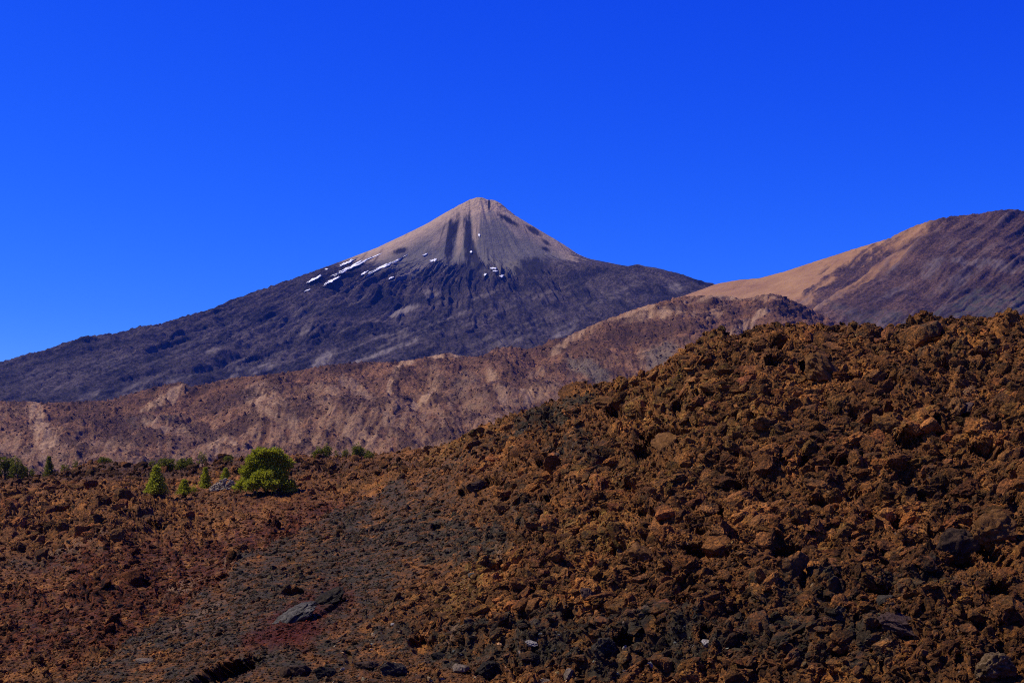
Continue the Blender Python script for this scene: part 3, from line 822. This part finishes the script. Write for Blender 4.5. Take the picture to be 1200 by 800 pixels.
MAT_CAP = plain_rock('capped_stone', (.060, .034, .014), (.26, .165, .075), 2.6)
NOTABLE = [  # px, py, width, height, template, spin, tilt, material, label
    (722, 478, 52, 22, 2, .3, -.25, MAT_TAN, 'broad tan boulder overhanging a black hollow left of the hill crest'),
    (676, 455, 44, 22, 4, 1., 0, None, 'rounded brown outcrop at the left end of the crest where the hill steps down'),
    (692, 456, 26, 18, 7, 2., .3, None, 'second brown block against the right side of the rounded crest outcrop'),
    (838, 394, 34, 26, 1, 2.2, 0, None, 'knobby brown outcrop standing on the skyline above the slanting crest'),
    (858, 398, 26, 20, 8, .7, 0, None, 'low brown block right of the knobby skyline outcrop'),
    (1078, 386, 50, 34, 9, .4, .2, None, 'big brown block of rock on the skyline below the scrubby slope'),
    (1178, 379, 34, 26, 10, 1.5, .3, None, 'craggy brown block on the skyline near the end of the crest'),
    (1018, 386, 26, 20, 13, .2, 0, None, 'pointed brown rock on the crest beneath the meeting of tan and dark slopes'),
    (940, 380, 18, 18, 11, .2, .3, None, 'upright orange brown point of rock on the crest below the tan slope'),
    (962, 432, 46, 30, 2, .8, -.6, MAT_TAN, 'large tilted orange slab with a black cleft along its left edge'),
    (990, 442, 30, 18, 5, .2, -.5, MAT_RUST, 'rust coloured slab lying against the large tilted orange slab'),
    (834, 722, 38, 42, 8, .1, 0, MAT_RUST, 'squarish rust orange block standing above the dark boulders'),
    (1058, 728, 52, 24, 2, .1, -.2, MAT_VIOLET, 'flat violet grey slab leaning out of the brown rubble'),
    (1166, 780, 54, 40, 5, 1.2, 0, MAT_CAP, 'large grey tan boulder lowest on the hill below the flat violet slab'),
    (711, 757, 38, 32, 5, .4, 0, MAT_GREY, 'large rounded grey boulder among the dark rocks at the hill foot'),
    (345, 721, 66, 18, 8, .0, .52, MAT_SLATE, 'long light grey slab ledge above the crimson cinder'),
    (389, 701, 42, 18, 2, .0, .52, MAT_DARK, 'dark slab continuing the light grey ledge uphill over a black gap'),
    (357, 783, 26, 22, 3, .9, 0, MAT_UMBER, 'brown grey boulder sitting on the foot of the crimson cinder'),
    (384, 788, 26, 18, 6, .3, 0, MAT_DARK, 'dark boulder beside the brown grey one below the crimson cinder'),
    (338, 788, 20, 16, 9, 1.9, 0, MAT_UMBER, 'smaller brown stone left of the boulder under the crimson cinder'),
    (515, 767, 24, 16, 12, .5, 0, MAT_DARK, 'flat dark stone below the ochre crusted hollow'),
    (539, 783, 24, 12, 9, .2, -.2, MAT_PALE, 'pale pinkish slab among the black boulders at the hill foot'),
    (433, 778, 30, 16, 3, .2, 0, MAT_UMBER, 'brown flat stone at the edge between crimson cinder and grey rubble'),
    (462, 785, 34, 22, 6, 1., 0, MAT_GREY, 'grey boulder right of the brown flat stone at the hill foot'),
    (575, 785, 40, 26, 5, 2., 0, MAT_DARK, 'blackish boulder left of the small tan stones at the hill foot'),
    (1036, 703, 24, 15, 9, 0, 0, MAT_GREY, 'smooth grey boulder lying above the flat violet slab'),
    (694, 696, 20, 18, 11, .3, 0, MAT_VIOLET, 'small violet stone in the orange rubble right of the ochre crust'),
    (764, 778, 11, 15, 12, .7, .5, MAT_WHITE, 'upright white stone among the black boulders'),
    (667, 789, 14, 17, 4, .7, 0, MAT_PALE, 'rounded pale tan stone at the hill foot'),
    (637, 797, 17, 8, 6, .2, 0, MAT_PALE, 'flat pale tan stone beside the rounded tan one'),
    (735, 785, 12, 8, 3, .5, 0, MAT_PALE, 'small cream stone left of the upright white stone'),
    (735, 760, 8, 9, 13, 1.5, .4, MAT_WHITE, 'little white stone wedged above the cream stone'),
    (832, 753, 13, 9, 0, .3, .3, MAT_WHITE, 'pale grey chip lying under the rust orange block'),
    (627, 752, 15, 6, 2, .1, -.2, MAT_WHITE, 'white streaked stone on the dark rocks below the ochre crust'),
    (654, 742, 14, 8, 5, .1, .1, MAT_SLATE, 'bluish white stone beside the white streaked one'),
    (405, 783, 7, 6, 5, .1, .1, MAT_WHITE, 'tiny white stone between two dark boulders below the crimson cinder'),
    (464, 731, 7, 4, 9, .1, .1, MAT_WHITE, 'small white chip on the dark scree right of the crimson cinder'),
    (556, 674, 12, 6, 9, .1, .1, MAT_SLATE, 'flat grey chip lying on fine brown scree'),
    (732, 646, 12, 10, 6, .1, .1, MAT_SLATE, 'bluish grey stone among orange blocks mid slope'),
    (1225 - 90, 480, 22, 16, 4, .1, .1, MAT_VIOLET, 'pinkish grey boulder high on the rubble slope'),
    (172, 612, 30, 20, 8, .4, 0, MAT_UMBER, 'large dark brown boulder on the plain below the small cone shaped trees'),
    (139, 627, 18, 18, 2, 1.3, .3, MAT_TAN, 'tan block leaning beside the large dark boulder on the plain'),
    (198, 618, 22, 14, 12, 2., 0, MAT_DARK, 'black boulder right of the large dark boulder on the plain'),
    (152, 679, 38, 22, 13, 1.3, 0, MAT_RUST, 'rust red crag casting a black shadow on the cinder plain'),
    (141, 709, 10, 7, 5, 1.3, 0, MAT_GREY, 'small grey stone below the rust red crag'),
    (83, 634, 9, 7, 3, .3, 0, MAT_GREY, 'bluish grey stone on the edge of the cinder plain'),
    (20, 640, 24, 16, 11, .3, 0, None, 'rounded brown block in the rubble field left of the tan leaning block'),
    (175, 774, 22, 6, 2, .3, -.1, MAT_PALE, 'thin pale slab over a black gap on the dark slope'),
    (562, 569, 26, 13, 10, 2.1, 0, MAT_UMBER, 'dark boulder above the pair of black hollows on the left spur'),
    (592, 594, 24, 18, 1, .1, 0, MAT_TAN, 'orange boulder at the top of the smooth reddish scree patch'),
    (700, 500, 34, 18, 7, 1.1, 0, None, 'brown block below the broad tan overhanging boulder'),
    (790, 520, 40, 26, 4, 1.9, 0, MAT_TAN, 'large orange crag above a wide black hollow mid hill'),
    (1120, 635, 50, 40, 8, .6, .5, MAT_UMBER, 'big leaning brown slab above a deep black hollow'),
    (1165, 620, 50, 44, 2, .9, .5, MAT_TAN, 'tan faced slab leaning over the deepest black hollow of the slope'),
    (930, 665, 40, 40, 10, .3, 0, None, 'tall brown block beside a narrow upright black cleft'),
    (765, 648, 40, 26, 1, .3, 0, MAT_TAN, 'orange block overhanging a black hollow at the lower slope'),
    (850, 640, 46, 30, 7, .8, 0, None, 'wide brown crag beside the longest black hollow of the lower slope'),
]
NOTABLE_BOXES = [q[:4] for q in NOTABLE]
for (px, py, w, h, k, spin, tilt, mat, label) in NOTABLE:
    p, i, j = on_ground(px, py + h * .25)
    s = p[1] / F
    me = TEMPL[k]
    a = np.array([v.co for v in me.vertices]); ex = np.abs(a).max(0)
    place_rock(k, p + np.array([0, 0, (h * .18 if mat is not None or py > 460 else -h * .12) * s]), (w * s * .55 / ex[0], w * s * .5 / ex[1], h * s * .6 / ex[2]), (.15, -tilt, spin * .25), Z1[i, j], (1, 1, 1), label, mesh=me, mat=mat)

# ------------------------------------------------------------------ scattered rubble
def scatter(n):
    px = rng.uniform(-260, 1460, n * 2); tt = rng.uniform(-.22, 1.0, n * 2)
    j = np.clip(np.searchsorted(GPX, px), 0, len(GPX) - 1)
    i = np.clip(np.searchsorted(GT, tt), 0, len(GT) - 1)
    ro = ROUGH[i, j]
    # coverage follows how tall each column of slope looks, and how blocky the ground is
    dens = (800 - interp(SKY_A, px)) / 435 * (.55 + .45 * ro)
    dens = dens * (1 - .93 * (HOLLOW[i, j] > .3)) * (1 - .93 * (HOLLOW[np.clip(i - 8, 0, len(GT) - 1), j] > .3) * 0)
    keep = rng.uniform(0, 1, n * 2) < dens
    return px[keep][:n], i[keep][:n], j[keep][:n], ro[keep][:n]


spx, si, sj, sro = scatter(210000)
N = len(spx)
sp = GP[si, sj]
u = rng.uniform(0, 1, N)
size = 1.25 * (u + 1e-4) ** (-.5)                        # apparent radius in photo pixels, many small and few large
size = np.minimum(size, 4.5 + 11 * sro) * (.75 + .25 * sro)
gpy = GPYc[si, sj]
for cx, cy, a, b, ang in HOLLOWS:                        # keep big blocks from plugging the hollows
    q = blob(spx, gpy, cx, cy + b * .6, a * 1.25, b * 1.9, ang, .1) > .5
    size = np.where(q & (size > 2.5), 1.5, size)
for tx, ty, tw, th in ((312, 575, 80, 50), (184, 579, 30, 31), (217, 579, 20, 16), (241, 575, 20, 26), (265, 570, 34, 16), (230, 580, 120, 10)):
    q = (np.abs(spx - tx) < tw * .55) & (gpy > ty - 6) & (gpy < ty + 22)
    size = np.where(q, np.minimum(size, 2.5), size)
for nb in NOTABLE_BOXES:
    q = (np.abs(spx - nb[0]) < nb[2] * .5) & (gpy > nb[1] - nb[3] * .3) & (gpy < nb[1] + nb[3] * 1.1)
    size = np.where(q, np.minimum(size, 3.), size)
size = np.where(gpy < interp(SKY_A, spx) + 12, np.minimum(size, 7.5), size)
rad = size * sp[:, 1] / F
Zs = Z1[si, sj].copy(); Zx = Z2[si, sj]
order = np.argsort(-size * ((spx > -5) & (spx < 1205) & (GPYc[si, sj] < 815)))
BIGN = 240
big = order[:BIGN]; rest = order[BIGN:]
tint = rng.uniform(.6, 1.35, (N, 1)) * np.ones((N, 3)) * rng.normal(1, .05, (N, 3))
tint *= (1 - .65 * Zx[:, 2:3]) * (1 + Zx[:, 0:1] * np.array([[-.25, -.7, -.6]]))
pale = rng.uniform(0, 1, N) < .012
pale &= size < 4
foot = (gpy > 742) & (spx > 380) & (spx < 860) & (rng.uniform(0, 1, N) < .05) & (size < 6) & (size > 1.5)
pale |= foot
tint[pale] *= np.array([1.8, 2.3, 2.8])
tint[foot] *= np.array([2., 2.4, 2.8])
for n, q in enumerate(big):
    r = rad[q]; k = int(rng.integers(0, len(TEMPL)))
    place_rock(k, sp[q] + np.array([0, 0, -r * .05]), (r * rng.uniform(.8, 1.25), r * rng.uniform(.8, 1.25), r * rng.uniform(.7, 1.1)), (float(rng.normal(.25, .4)), float(rng.normal(.35, .4)), float(rng.choice([0, np.pi]) + rng.normal(0, .6))), Zs[q], tint[q],
               'rough brown lava rock lying in the crowded rubble of the slope')


def build_rubble(name, P, rad, Zs, tint, label, mat=None):
    me = bpy.data.meshes.new(name)
    P = P.astype(np.float32); n = len(P)
    me.vertices.add(n); me.vertices.foreach_set('co', P.ravel())

    def put(name, typ, arr, key):
        a = me.attributes.new(name, typ, 'POINT'); a.data.foreach_set(key, np.ascontiguousarray(arr).ravel())
    r = rad.astype(np.float32)
    put('size', 'FLOAT_VECTOR', (r[:, None] * rng.uniform(.75, 1.3, (n, 3))).astype(np.float32), 'vector')
    put('turn', 'FLOAT_VECTOR', np.stack([rng.normal(.25, .5, n), rng.normal(.35, .5, n), rng.choice([0, np.pi], n) + rng.normal(0, .7, n)], -1).astype(np.float32), 'vector')
    one = np.ones((n, 1))
    put('zone', 'FLOAT_COLOR', np.hstack([Zs, one]).astype(np.float32), 'color')
    put('tint', 'FLOAT_COLOR', np.hstack([tint, one]).astype(np.float32), 'color')
    put('pick', 'INT', rng.integers(0, len(TEMPL), n).astype(np.int32), 'value')
    o = link(name, me)
    tag(o, label, 'rubble', kind='stuff')
    ng = bpy.data.node_groups.new('rubble', 'GeometryNodeTree')
    ng.interface.new_socket('Geometry', in_out='INPUT', socket_type='NodeSocketGeometry')
    ng.interface.new_socket('Geometry', in_out='OUTPUT', socket_type='NodeSocketGeometry')
    N_ = ng.nodes.new; L = ng.links.new
    gi = N_('NodeGroupInput'); go = N_('NodeGroupOutput')
    iop = N_('GeometryNodeInstanceOnPoints'); m2p = N_('GeometryNodeMeshToPoints')
    L(gi.outputs[0], m2p.inputs[0]); L(m2p.outputs[0], iop.inputs['Points'])
    join = N_('GeometryNodeGeometryToInstance')
    srcs = []
    used = {}
    for ob in COL.objects:
        if ob.name.startswith('lava_rock') and ob.data in TEMPL and ob.data.name not in used and ob.material_slots[0].link == 'DATA':
            used[ob.data.name] = ob
    obs = [used[m.name] for m in TEMPL if m.name in used]
    for ob in reversed(obs):
        oi = N_('GeometryNodeObjectInfo'); oi.inputs[0].default_value = ob; oi.transform_space = 'ORIGINAL'
        L(oi.outputs['Geometry'], join.inputs[0])
    if mat:
        sm = N_('GeometryNodeSetMaterial'); sm.inputs['Material'].default_value = mat
        L(join.outputs[0], sm.inputs[0]); L(sm.outputs[0], iop.inputs['Instance'])
    else:
        L(join.outputs[0], iop.inputs['Instance'])
    iop.inputs['Pick Instance'].default_value = True

    def named(name, typ, sock):
        a = N_('GeometryNodeInputNamedAttribute'); a.data_type = typ; a.inputs[0].default_value = name; L(a.outputs[0], sock)
    named('pick', 'INT', iop.inputs['Instance Index']); named('size', 'FLOAT_VECTOR', iop.inputs['Scale'])
    named('turn', 'FLOAT_VECTOR', iop.inputs['Rotation'])
    L(iop.outputs[0], go.inputs[0])
    md = o.modifiers.new('rubble', 'NODES'); md.node_group = ng
    print('rubble', n, 'templates', len(obs))


build_rubble('lava_rubble', sp[rest], rad[rest], Zs[rest], tint[rest], 'countless small brown lava stones covering the slope')
MAT_BOULDER = bpy.data.materials.new('ridge_boulder'); _t = NT(MAT_BOULDER)
_oi = _t.n.new('ShaderNodeObjectInfo')
_c = _t.mix(_oi.outputs['Random'], (.060, .030, .016), (.30, .155, .070))
_c = _t.mix(_t.ramp(_t.noise(_t.pos(), .5, 4, .7), .4, .65), _c, (.05, .026, .016))
_t.put(_c, _t.b.inputs['Base Color'])
_k = rng.random(RIDGE_P.shape[:2]) < .10 * np.clip(RIDGE_ROUGH, .03, 1.2) ** 2.5
_k[:12] = False; _k[-1] = False
_bp = RIDGE_P[_k]; _r = (.5 * (rng.uniform(0, 1, len(_bp)) + .002) ** -.36).clip(0, 2.3) * _bp[:, 1] / F
build_rubble('ridge_rubble', _bp, _r, np.zeros((len(_bp), 3)), np.ones((len(_bp), 3)), 'countless brown boulders strewn over the middle ridge', MAT_BOULDER)

# ================================================================== trees
MAT_LEAF = bpy.data.materials.new('pine_needles'); _t = NT(MAT_LEAF)
_a = _t.sep(_t.attr('shade').outputs['Color'])
_t.put(_t.mix(_a[0], (.13, .15, .009), (.56, .53, .038)), _t.b.inputs['Base Color'])
_t.b.inputs['Roughness'].default_value = .7
MAT_LEAF_DULL = bpy.data.materials.new('dull_needles'); _t = NT(MAT_LEAF_DULL)
_a = _t.sep(_t.attr('shade').outputs['Color'])
_t.put(_t.mix(_a[0], (.085, .088, .012), (.34, .30, .040)), _t.b.inputs['Base Color'])
for _m, _c in ((MAT_LEAF, (.36, .36, .02)), (MAT_LEAF_DULL, (.13, .14, .012))):
    _n = _m.node_tree; _tr = _n.nodes.new('ShaderNodeBsdfTranslucent'); _tr.inputs[0].default_value = (*_c, 1)
    _mx = _n.nodes.new('ShaderNodeMixShader'); _mx.inputs[0].default_value = .35
    _p = [q for q in _n.nodes if q.type == 'BSDF_PRINCIPLED'][0]; _o = [q for q in _n.nodes if q.type == 'OUTPUT_MATERIAL'][0]
    _n.links.new(_p.outputs[0], _mx.inputs[1]); _n.links.new(_tr.outputs[0], _mx.inputs[2]); _n.links.new(_mx.outputs[0], _o.inputs[0])
MAT_BARK = plain_rock('pine_bark', (.05, .03, .02), (.11, .07, .045), 6., .05)


def needles(centres, radii, per, length, width, seed):
    r = np.random.default_rng(seed)
    n = len(centres) * per
    c = np.repeat(centres, per, 0); rr = np.repeat(radii, per)
    d = r.normal(size=(n, 3)); d[:, 2] = d[:, 2] * .8 + .35; d /= np.linalg.norm(d, axis=1, keepdims=True)
    base = c + d * (rr * r.uniform(.15, .75, n))[:, None]
    tip = base + d * (length * r.uniform(.6, 1.2, n))[:, None]
    s = np.cross(d, r.normal(size=(n, 3))); s /= np.linalg.norm(s, axis=1, keepdims=True); s *= (width * r.uniform(.7, 1.3, n))[:, None]
    mid = base * .45 + tip * .55
    V = np.stack([base, mid - s, tip, mid + s], 1).reshape(-1, 3)
    Fq = np.arange(n * 4).reshape(-1, 4)
    tone = np.repeat(r.uniform(0, 1, len(centres)), per) * .6 + r.uniform(0, .4, n)
    return V, Fq, np.repeat(tone, 4)


def tube(pts, rads, seg=7):
    pts = np.array(pts, float); V = []; Fq = []
    for p, r in zip(pts, rads):
        a = np.linspace(0, 2 * np.pi, seg, endpoint=False)
        V.append(np.stack([p[0] + r * np.cos(a), p[1] + r * np.sin(a), p[2] + 0 * a], -1))
    return np.concatenate(V), grid_faces(len(pts), seg, 0, True)


def tree(px, py_base, w, h, shape, label, seed, name='pine_tree', cat='tree', mat=None, detail=1.):
    r = np.random.default_rng(seed)
    p, i, j = on_ground(px, py_base)
    s = p[1] / F
    Wd, Ht = w * s, h * s
    root = bpy.data.objects.new(name, None); COL.objects.link(root); root.location = p + np.array([0, -.3, .05])
    root.empty_display_size = .3
    tag(root, label, cat, 'pines scattered along the edge of the lava plain')
    C = []; Rr = []
    limbs_V = []; limbs_F = []; off = 0

    def add(pts, rads):
        nonlocal off
        v, f = tube(pts, rads); limbs_V.append(v); limbs_F.append(f + off); off += len(v)
    tr = max(.05, Ht * .03)
    if shape == 'round':
        lobes = [(.02, 0, .50, .40, .40), (-.22, .05, .34, .28, .28), (.22, -.05, .36, .28, .28), (0, -.2, .30, .36, .26), (.02, .05, .72, .34, .26), (-.16, -.05, .70, .25, .24), (.22, 0, .74, .24, .20), (-.38, -.05, .17, .15, .17), (.38, -.1, .14, .20, .14), (.46, -.12, .08, .12, .09), (-.30, -.1, .46, .17, .17), (.34, .05, .62, .16, .16), (-.06, -.05, .88, .22, .12), (.16, -.05, .88, .18, .11), (-.44, -.1, .08, .09, .09), (.12, -.3, .16, .25, .15), (-.18, -.3, .15, .22, .14)]
        add([(0, 0, -.4), (.03 * Wd, 0, Ht * .35), (0, 0, Ht * .75)], [tr * 1.3, tr, tr * .4])
        cnt = int(430 * detail)
        vol = np.array([l[3] ** 2 for l in lobes]); vol /= vol.sum()
        for l in lobes:
            add([(0, 0, Ht * min(.3, l[2] * .6)), (l[0] * Wd * .6, l[1] * Wd * .6, Ht * l[2] * .85), (l[0] * Wd, l[1] * Wd, Ht * l[2])], [tr * .6, tr * .4, tr * .15])
        for _ in range(cnt):
            l = lobes[r.choice(len(lobes), p=vol)]
            d = r.normal(size=3); d /= np.linalg.norm(d); q = r.uniform(.55, 1.0) ** .5
            C.append((l[0] * Wd + d[0] * l[3] * .62 * Wd * q * .8, l[1] * Wd + d[1] * l[3] * .62 * Wd * q * .8, max(.02, l[2] + d[2] * l[4] * .6 * q) * Ht)); Rr.append(.036 * Wd * r.uniform(.7, 1.3))
        ln, wd, per = .072 * Wd, .010 * Wd, 22
    elif shape == 'cone':
        add([(0, 0, -.3), (0, 0, Ht * .92)], [tr * 1.1, tr * .2])
        tiers = 9
        for t_ in range(tiers):
            f = (t_ + .3) / tiers; rad_ = Wd * .5 * (1 - f) ** .8 + .03 * Wd
            nb = int(5 + 8 * (1 - f))
            for b in range(nb):
                a = b / nb * 6.283 + t_ * 1.1 + r.uniform(-.3, .3); rl = rad_ * r.uniform(.7, 1.12)
                add([(0, 0, Ht * f), (math.cos(a) * rl * .8, math.sin(a) * rl * .8, Ht * (f + .03))], [tr * .3, tr * .1])
                for q in (.35, .65, .95):
                    C.append((math.cos(a) * rl * q, math.sin(a) * rl * q, Ht * (f + .04 * q + r.uniform(-.03, .03)) + .02 * Ht)); Rr.append(.08 * Wd * r.uniform(.7, 1.2))
        for q in range(6): C.append((r.normal() * .02 * Wd, r.normal() * .02 * Wd, Ht * (.88 + .02 * q))); Rr.append(.05 * Wd)
        ln, wd, per = .12 * Wd, .026 * Wd, 16
    else:                                                # bush
        nl = r.integers(3, 6)
        L = [(r.uniform(-.3, .3), r.uniform(-.2, .2), r.uniform(.35, .68), r.uniform(.16, .26), r.uniform(.22, .32)) for _ in range(nl)] + [(-.28, 0, .28, .2, .25), (.28, 0, .25, .2, .22), (0, 0, .35, .26, .34)]
        add([(0, 0, -.3), (0, 0, Ht * .6)], [tr * 1.2, tr * .5])
        for l in L: add([(0, 0, Ht * .15), (l[0] * Wd, l[1] * Wd, Ht * l[2])], [tr * .6, tr * .2])
        for _ in range(int(150 * detail)):
            l = L[r.integers(len(L))]; d = r.normal(size=3); d /= np.linalg.norm(d); q = r.uniform(.2, 1) ** .5
            C.append((l[0] * Wd + d[0] * l[3] * Wd * q, l[1] * Wd + d[1] * l[3] * Wd * q, max(.02, l[2] + d[2] * l[4] * q) * Ht)); Rr.append(.07 * Wd * r.uniform(.6, 1.3))
        ln, wd, per = .09 * Wd, .02 * Wd, 14
    V, Fq, tone = needles(np.array(C), np.array(Rr), per, ln, wd, seed)
    crown = link('crown', mesh_from('crown', V, Fq, False, {'shade': np.stack([tone] * 3, -1)}), mat or MAT_LEAF, root)
    trunk = link('trunk', mesh_from('trunk', np.concatenate(limbs_V), np.concatenate(limbs_F), True), MAT_BARK, root)
    return root


TREES = [
    (312, 575, 70, 51, 'round', 'big broad rounded bright green pine beside the pale stone heap', None, 2.2),
    (184, 579, 24, 31, 'cone', 'tallest cone shaped young pine, leftmost of the cone shaped ones', None, 1),
    (217, 579, 17, 16, 'cone', 'short squat young pine between the two tallest cone shaped pines', None, 1),
    (227, 578, 11, 11, 'bush', 'tiny green bush touching the short squat young pine', None, .6),
    (241, 575, 16, 26, 'cone', 'narrow bright green cone shaped pine standing left of the pale stone heap', None, 1),
    (265, 563, 13, 14, 'cone', 'small yellowish young pine just above the pale stone heap', None, .7),
    (193, 553, 20, 16, 'bush', 'olive bush on the dark lava edge above the tallest cone shaped pine', MAT_LEAF_DULL, .9),
    (178, 550, 9, 9, 'bush', 'tiny olive bush left of the bush above the tallest cone shaped pine', MAT_LEAF_DULL, .5),
    (217, 552, 21, 17, 'bush', 'dull green bush on the lava edge above the short squat pine', MAT_LEAF_DULL, .9),
    (238, 547, 11, 14, 'bush', 'small dark bush on the lava edge above the narrow bright cone shaped pine', MAT_LEAF_DULL, .6),
    (269, 542, 10, 9, 'bush', 'small dark bush just left of the big rounded pine top', MAT_LEAF_DULL, .5),
    (6, 562, 24, 24, 'bush', 'tall dark green pine at the far left end of the lava edge', MAT_LEAF_DULL, 1),
    (21, 562, 16, 24, 'bush', 'dark green pine with a pointed top second from the left end', MAT_LEAF_DULL, .9),
    (33, 561, 14, 15, 'bush', 'low yellowish pine third from the left end', MAT_LEAF_DULL, .7),
    (59, 559, 11, 18, 'cone', 'narrow dark pine standing alone against the pale scree foot', MAT_LEAF_DULL, .7),
    (77, 553, 9, 8, 'bush', 'tiny pale green bush right of the narrow dark pine', MAT_LEAF_DULL, .5),
    (90, 550, 8, 10, 'bush', 'small dark bush second right of the narrow dark pine', MAT_LEAF_DULL, .5),
    (124, 544, 16, 8, 'bush', 'low flat olive bush on top of the dark lava rise', MAT_LEAF_DULL, .6),
    (376, 539, 20, 15, 'bush', 'olive pine on the lava edge right of the big rounded pine', MAT_LEAF_DULL, .9),
    (395, 537, 6, 9, 'bush', 'thin grey bush between the two small pines right of the big pine', MAT_LEAF_DULL, .4),
    (405, 537, 9, 12, 'bush', 'small narrow green pine in the middle of the group right of the big pine', MAT_LEAF_DULL, .6),
    (423, 538, 19, 17, 'bush', 'rounded dark green pine, largest of the group right of the big pine', MAT_LEAF_DULL, 1),
    (434, 538, 10, 8, 'bush', 'low green bush at the foot of the rounded dark pine on the right', MAT_LEAF_DULL, .5),
]
for k, (px, py, w, h, sh, lab, mt, det) in enumerate(TREES):
    g = 1.25 if mt is MAT_LEAF_DULL else 1.0
    tree(px, py, w * g, h * g, sh, lab, 500 + k, name='pine_tree' if sh != 'bush' or h > 11 else 'bush', cat='tree' if sh != 'bush' or h > 11 else 'bush', mat=mt, detail=det)


# pale stone heap beside the pine
def stone_heap():
    r = np.random.default_rng(9)
    p, i, j = on_ground(264, 577); s = p[1] / F; p = p + np.array([0, -1., .25])
    V0, F0 = ico(2)
    Vs, Fs, off = [], [], 0
    for _ in range(260):
        x = r.uniform(-15, 15); top = 12 * math.exp(-((x - 3) / 15) ** 2) + 2
        z = r.uniform(0, 1) * top; y = -r.uniform(0, 1) * (top - z) * .5
        V = V0.copy()
        for _k in range(7):
            d = r.normal(size=3); d /= np.linalg.norm(d); q = V @ d - r.uniform(.4, .8); V = V - np.where(q > 0, q, 0)[:, None] * d
        V = V * (np.array([r.uniform(.9, 2.0), r.uniform(.8, 1.4), r.uniform(.6, 1.1)]) * s * 1.35) + np.array([x, y, z]) * s
        Vs.append(V); Fs.append(F0 + off); off += len(V)
    o = link('stone_heap', mesh_from('stone_heap', np.concatenate(Vs), np.concatenate(Fs)), MAT_HEAP, loc=p)
    tag(o, 'heap of pale grey stones left of the big rounded pine', 'stone heap')


MAT_HEAP = plain_rock('heap_stone', (.17, .13, .075), (.50, .39, .23), 1.5)
stone_heap()

# ================================================================== light, sky, air, camera
SUN_EL, SUN_AZ = math.radians(53), math.radians(-86)     # azimuth clockwise from the view direction
sun_dir = np.array([math.sin(SUN_AZ) * math.cos(SUN_EL), math.cos(SUN_AZ) * math.cos(SUN_EL), math.sin(SUN_EL)])
sl = bpy.data.lights.new('sun', 'SUN'); sl.energy = 5.0; sl.angle = math.radians(.53); sl.color = (1, .92, .77)
so = bpy.data.objects.new('sun', sl); COL.objects.link(so)
from mathutils import Vector
so.rotation_euler = Vector(sun_dir).to_track_quat('Z', 'Y').to_euler(); so.location = (0, 0, 60)

w = bpy.data.worlds.new('World'); scene.world = w; w.use_nodes = True
nt = w.node_tree; bg = nt.nodes['Background']
sky = nt.nodes.new('ShaderNodeTexSky'); sky.sky_type = 'NISHITA'; sky.sun_disc = False
sky.sun_elevation = SUN_EL; sky.sun_rotation = SUN_AZ
sky.altitude = 2100; sky.air_density = 1.; sky.dust_density = 0.; sky.ozone_density = 3.
# the deep polarised blue of the photograph: a tone curve per channel on the sky
sp_ = nt.nodes.new('ShaderNodeSeparateColor'); cb = nt.nodes.new('ShaderNodeCombineColor'); nt.links.new(sky.outputs[0], sp_.inputs[0])
for k, (g, a) in enumerate(((2.6, 1.2), (1.68, .90), (.7, 1.58))):
    m1 = nt.nodes.new('ShaderNodeMath'); m1.operation = 'MULTIPLY'; m1.inputs[1].default_value = .1
    m2 = nt.nodes.new('ShaderNodeMath'); m2.operation = 'POWER'; m2.inputs[1].default_value = g
    m3 = nt.nodes.new('ShaderNodeMath'); m3.operation = 'MULTIPLY'; m3.inputs[1].default_value = a * 10
    nt.links.new(sp_.outputs[k], m1.inputs[0]); nt.links.new(m1.outputs[0], m2.inputs[0]); nt.links.new(m2.outputs[0], m3.inputs[0]); nt.links.new(m3.outputs[0], cb.inputs[k])
nt.links.new(cb.outputs[0], bg.inputs[0]); bg.inputs[1].default_value = .1

HAZE = 1.6e-5
if HAZE:
    import bmesh
    bm = bmesh.new(); bmesh.ops.create_cube(bm, size=1)
    me = bpy.data.meshes.new('haze'); bm.to_mesh(me); bm.free()
    hz = bpy.data.objects.new('haze', me); COL.objects.link(hz)
    hz.scale = (28000, 15200, 1680); hz.location = (0, 6300, -70 + 840)
    hm = bpy.data.materials.new('haze'); hm.use_nodes = True; hn = hm.node_tree; hn.nodes.clear()
    ho = hn.nodes.new('ShaderNodeOutputMaterial'); hv = hn.nodes.new('ShaderNodeVolumePrincipled')
    hv.inputs['Color'].default_value = (.05, .19, 1., 1); hv.inputs['Density'].default_value = HAZE; hv.inputs['Anisotropy'].default_value = .2
    hn.links.new(hv.outputs[0], ho.inputs['Volume']); me.materials.append(hm)
    tag(hz, 'thin bluish air haze over the whole landscape', 'haze', kind='stuff')

cam = bpy.data.cameras.new('camera'); co = bpy.data.objects.new('camera', cam); COL.objects.link(co)
co.rotation_euler = (math.pi / 2, 0, 0); cam.sensor_width = 36; cam.lens = 36 * F / 1200; cam.shift_y = (HY - 400) / 1200
cam.clip_start = .5; cam.clip_end = 60000
scene.camera = co
vs = scene.view_settings; vs.view_transform = 'Standard'; vs.look = 'None'; vs.exposure = 0; vs.gamma = 1; vs.use_curve_mapping = False
scene.render.engine = 'CYCLES'
scene.cycles.max_bounces = 4; scene.cycles.diffuse_bounces = 1; scene.cycles.volume_bounces = 0
scene.cycles.use_denoising = False; scene.cycles.use_adaptive_sampling = False; scene.cycles.filter_width = 1.05
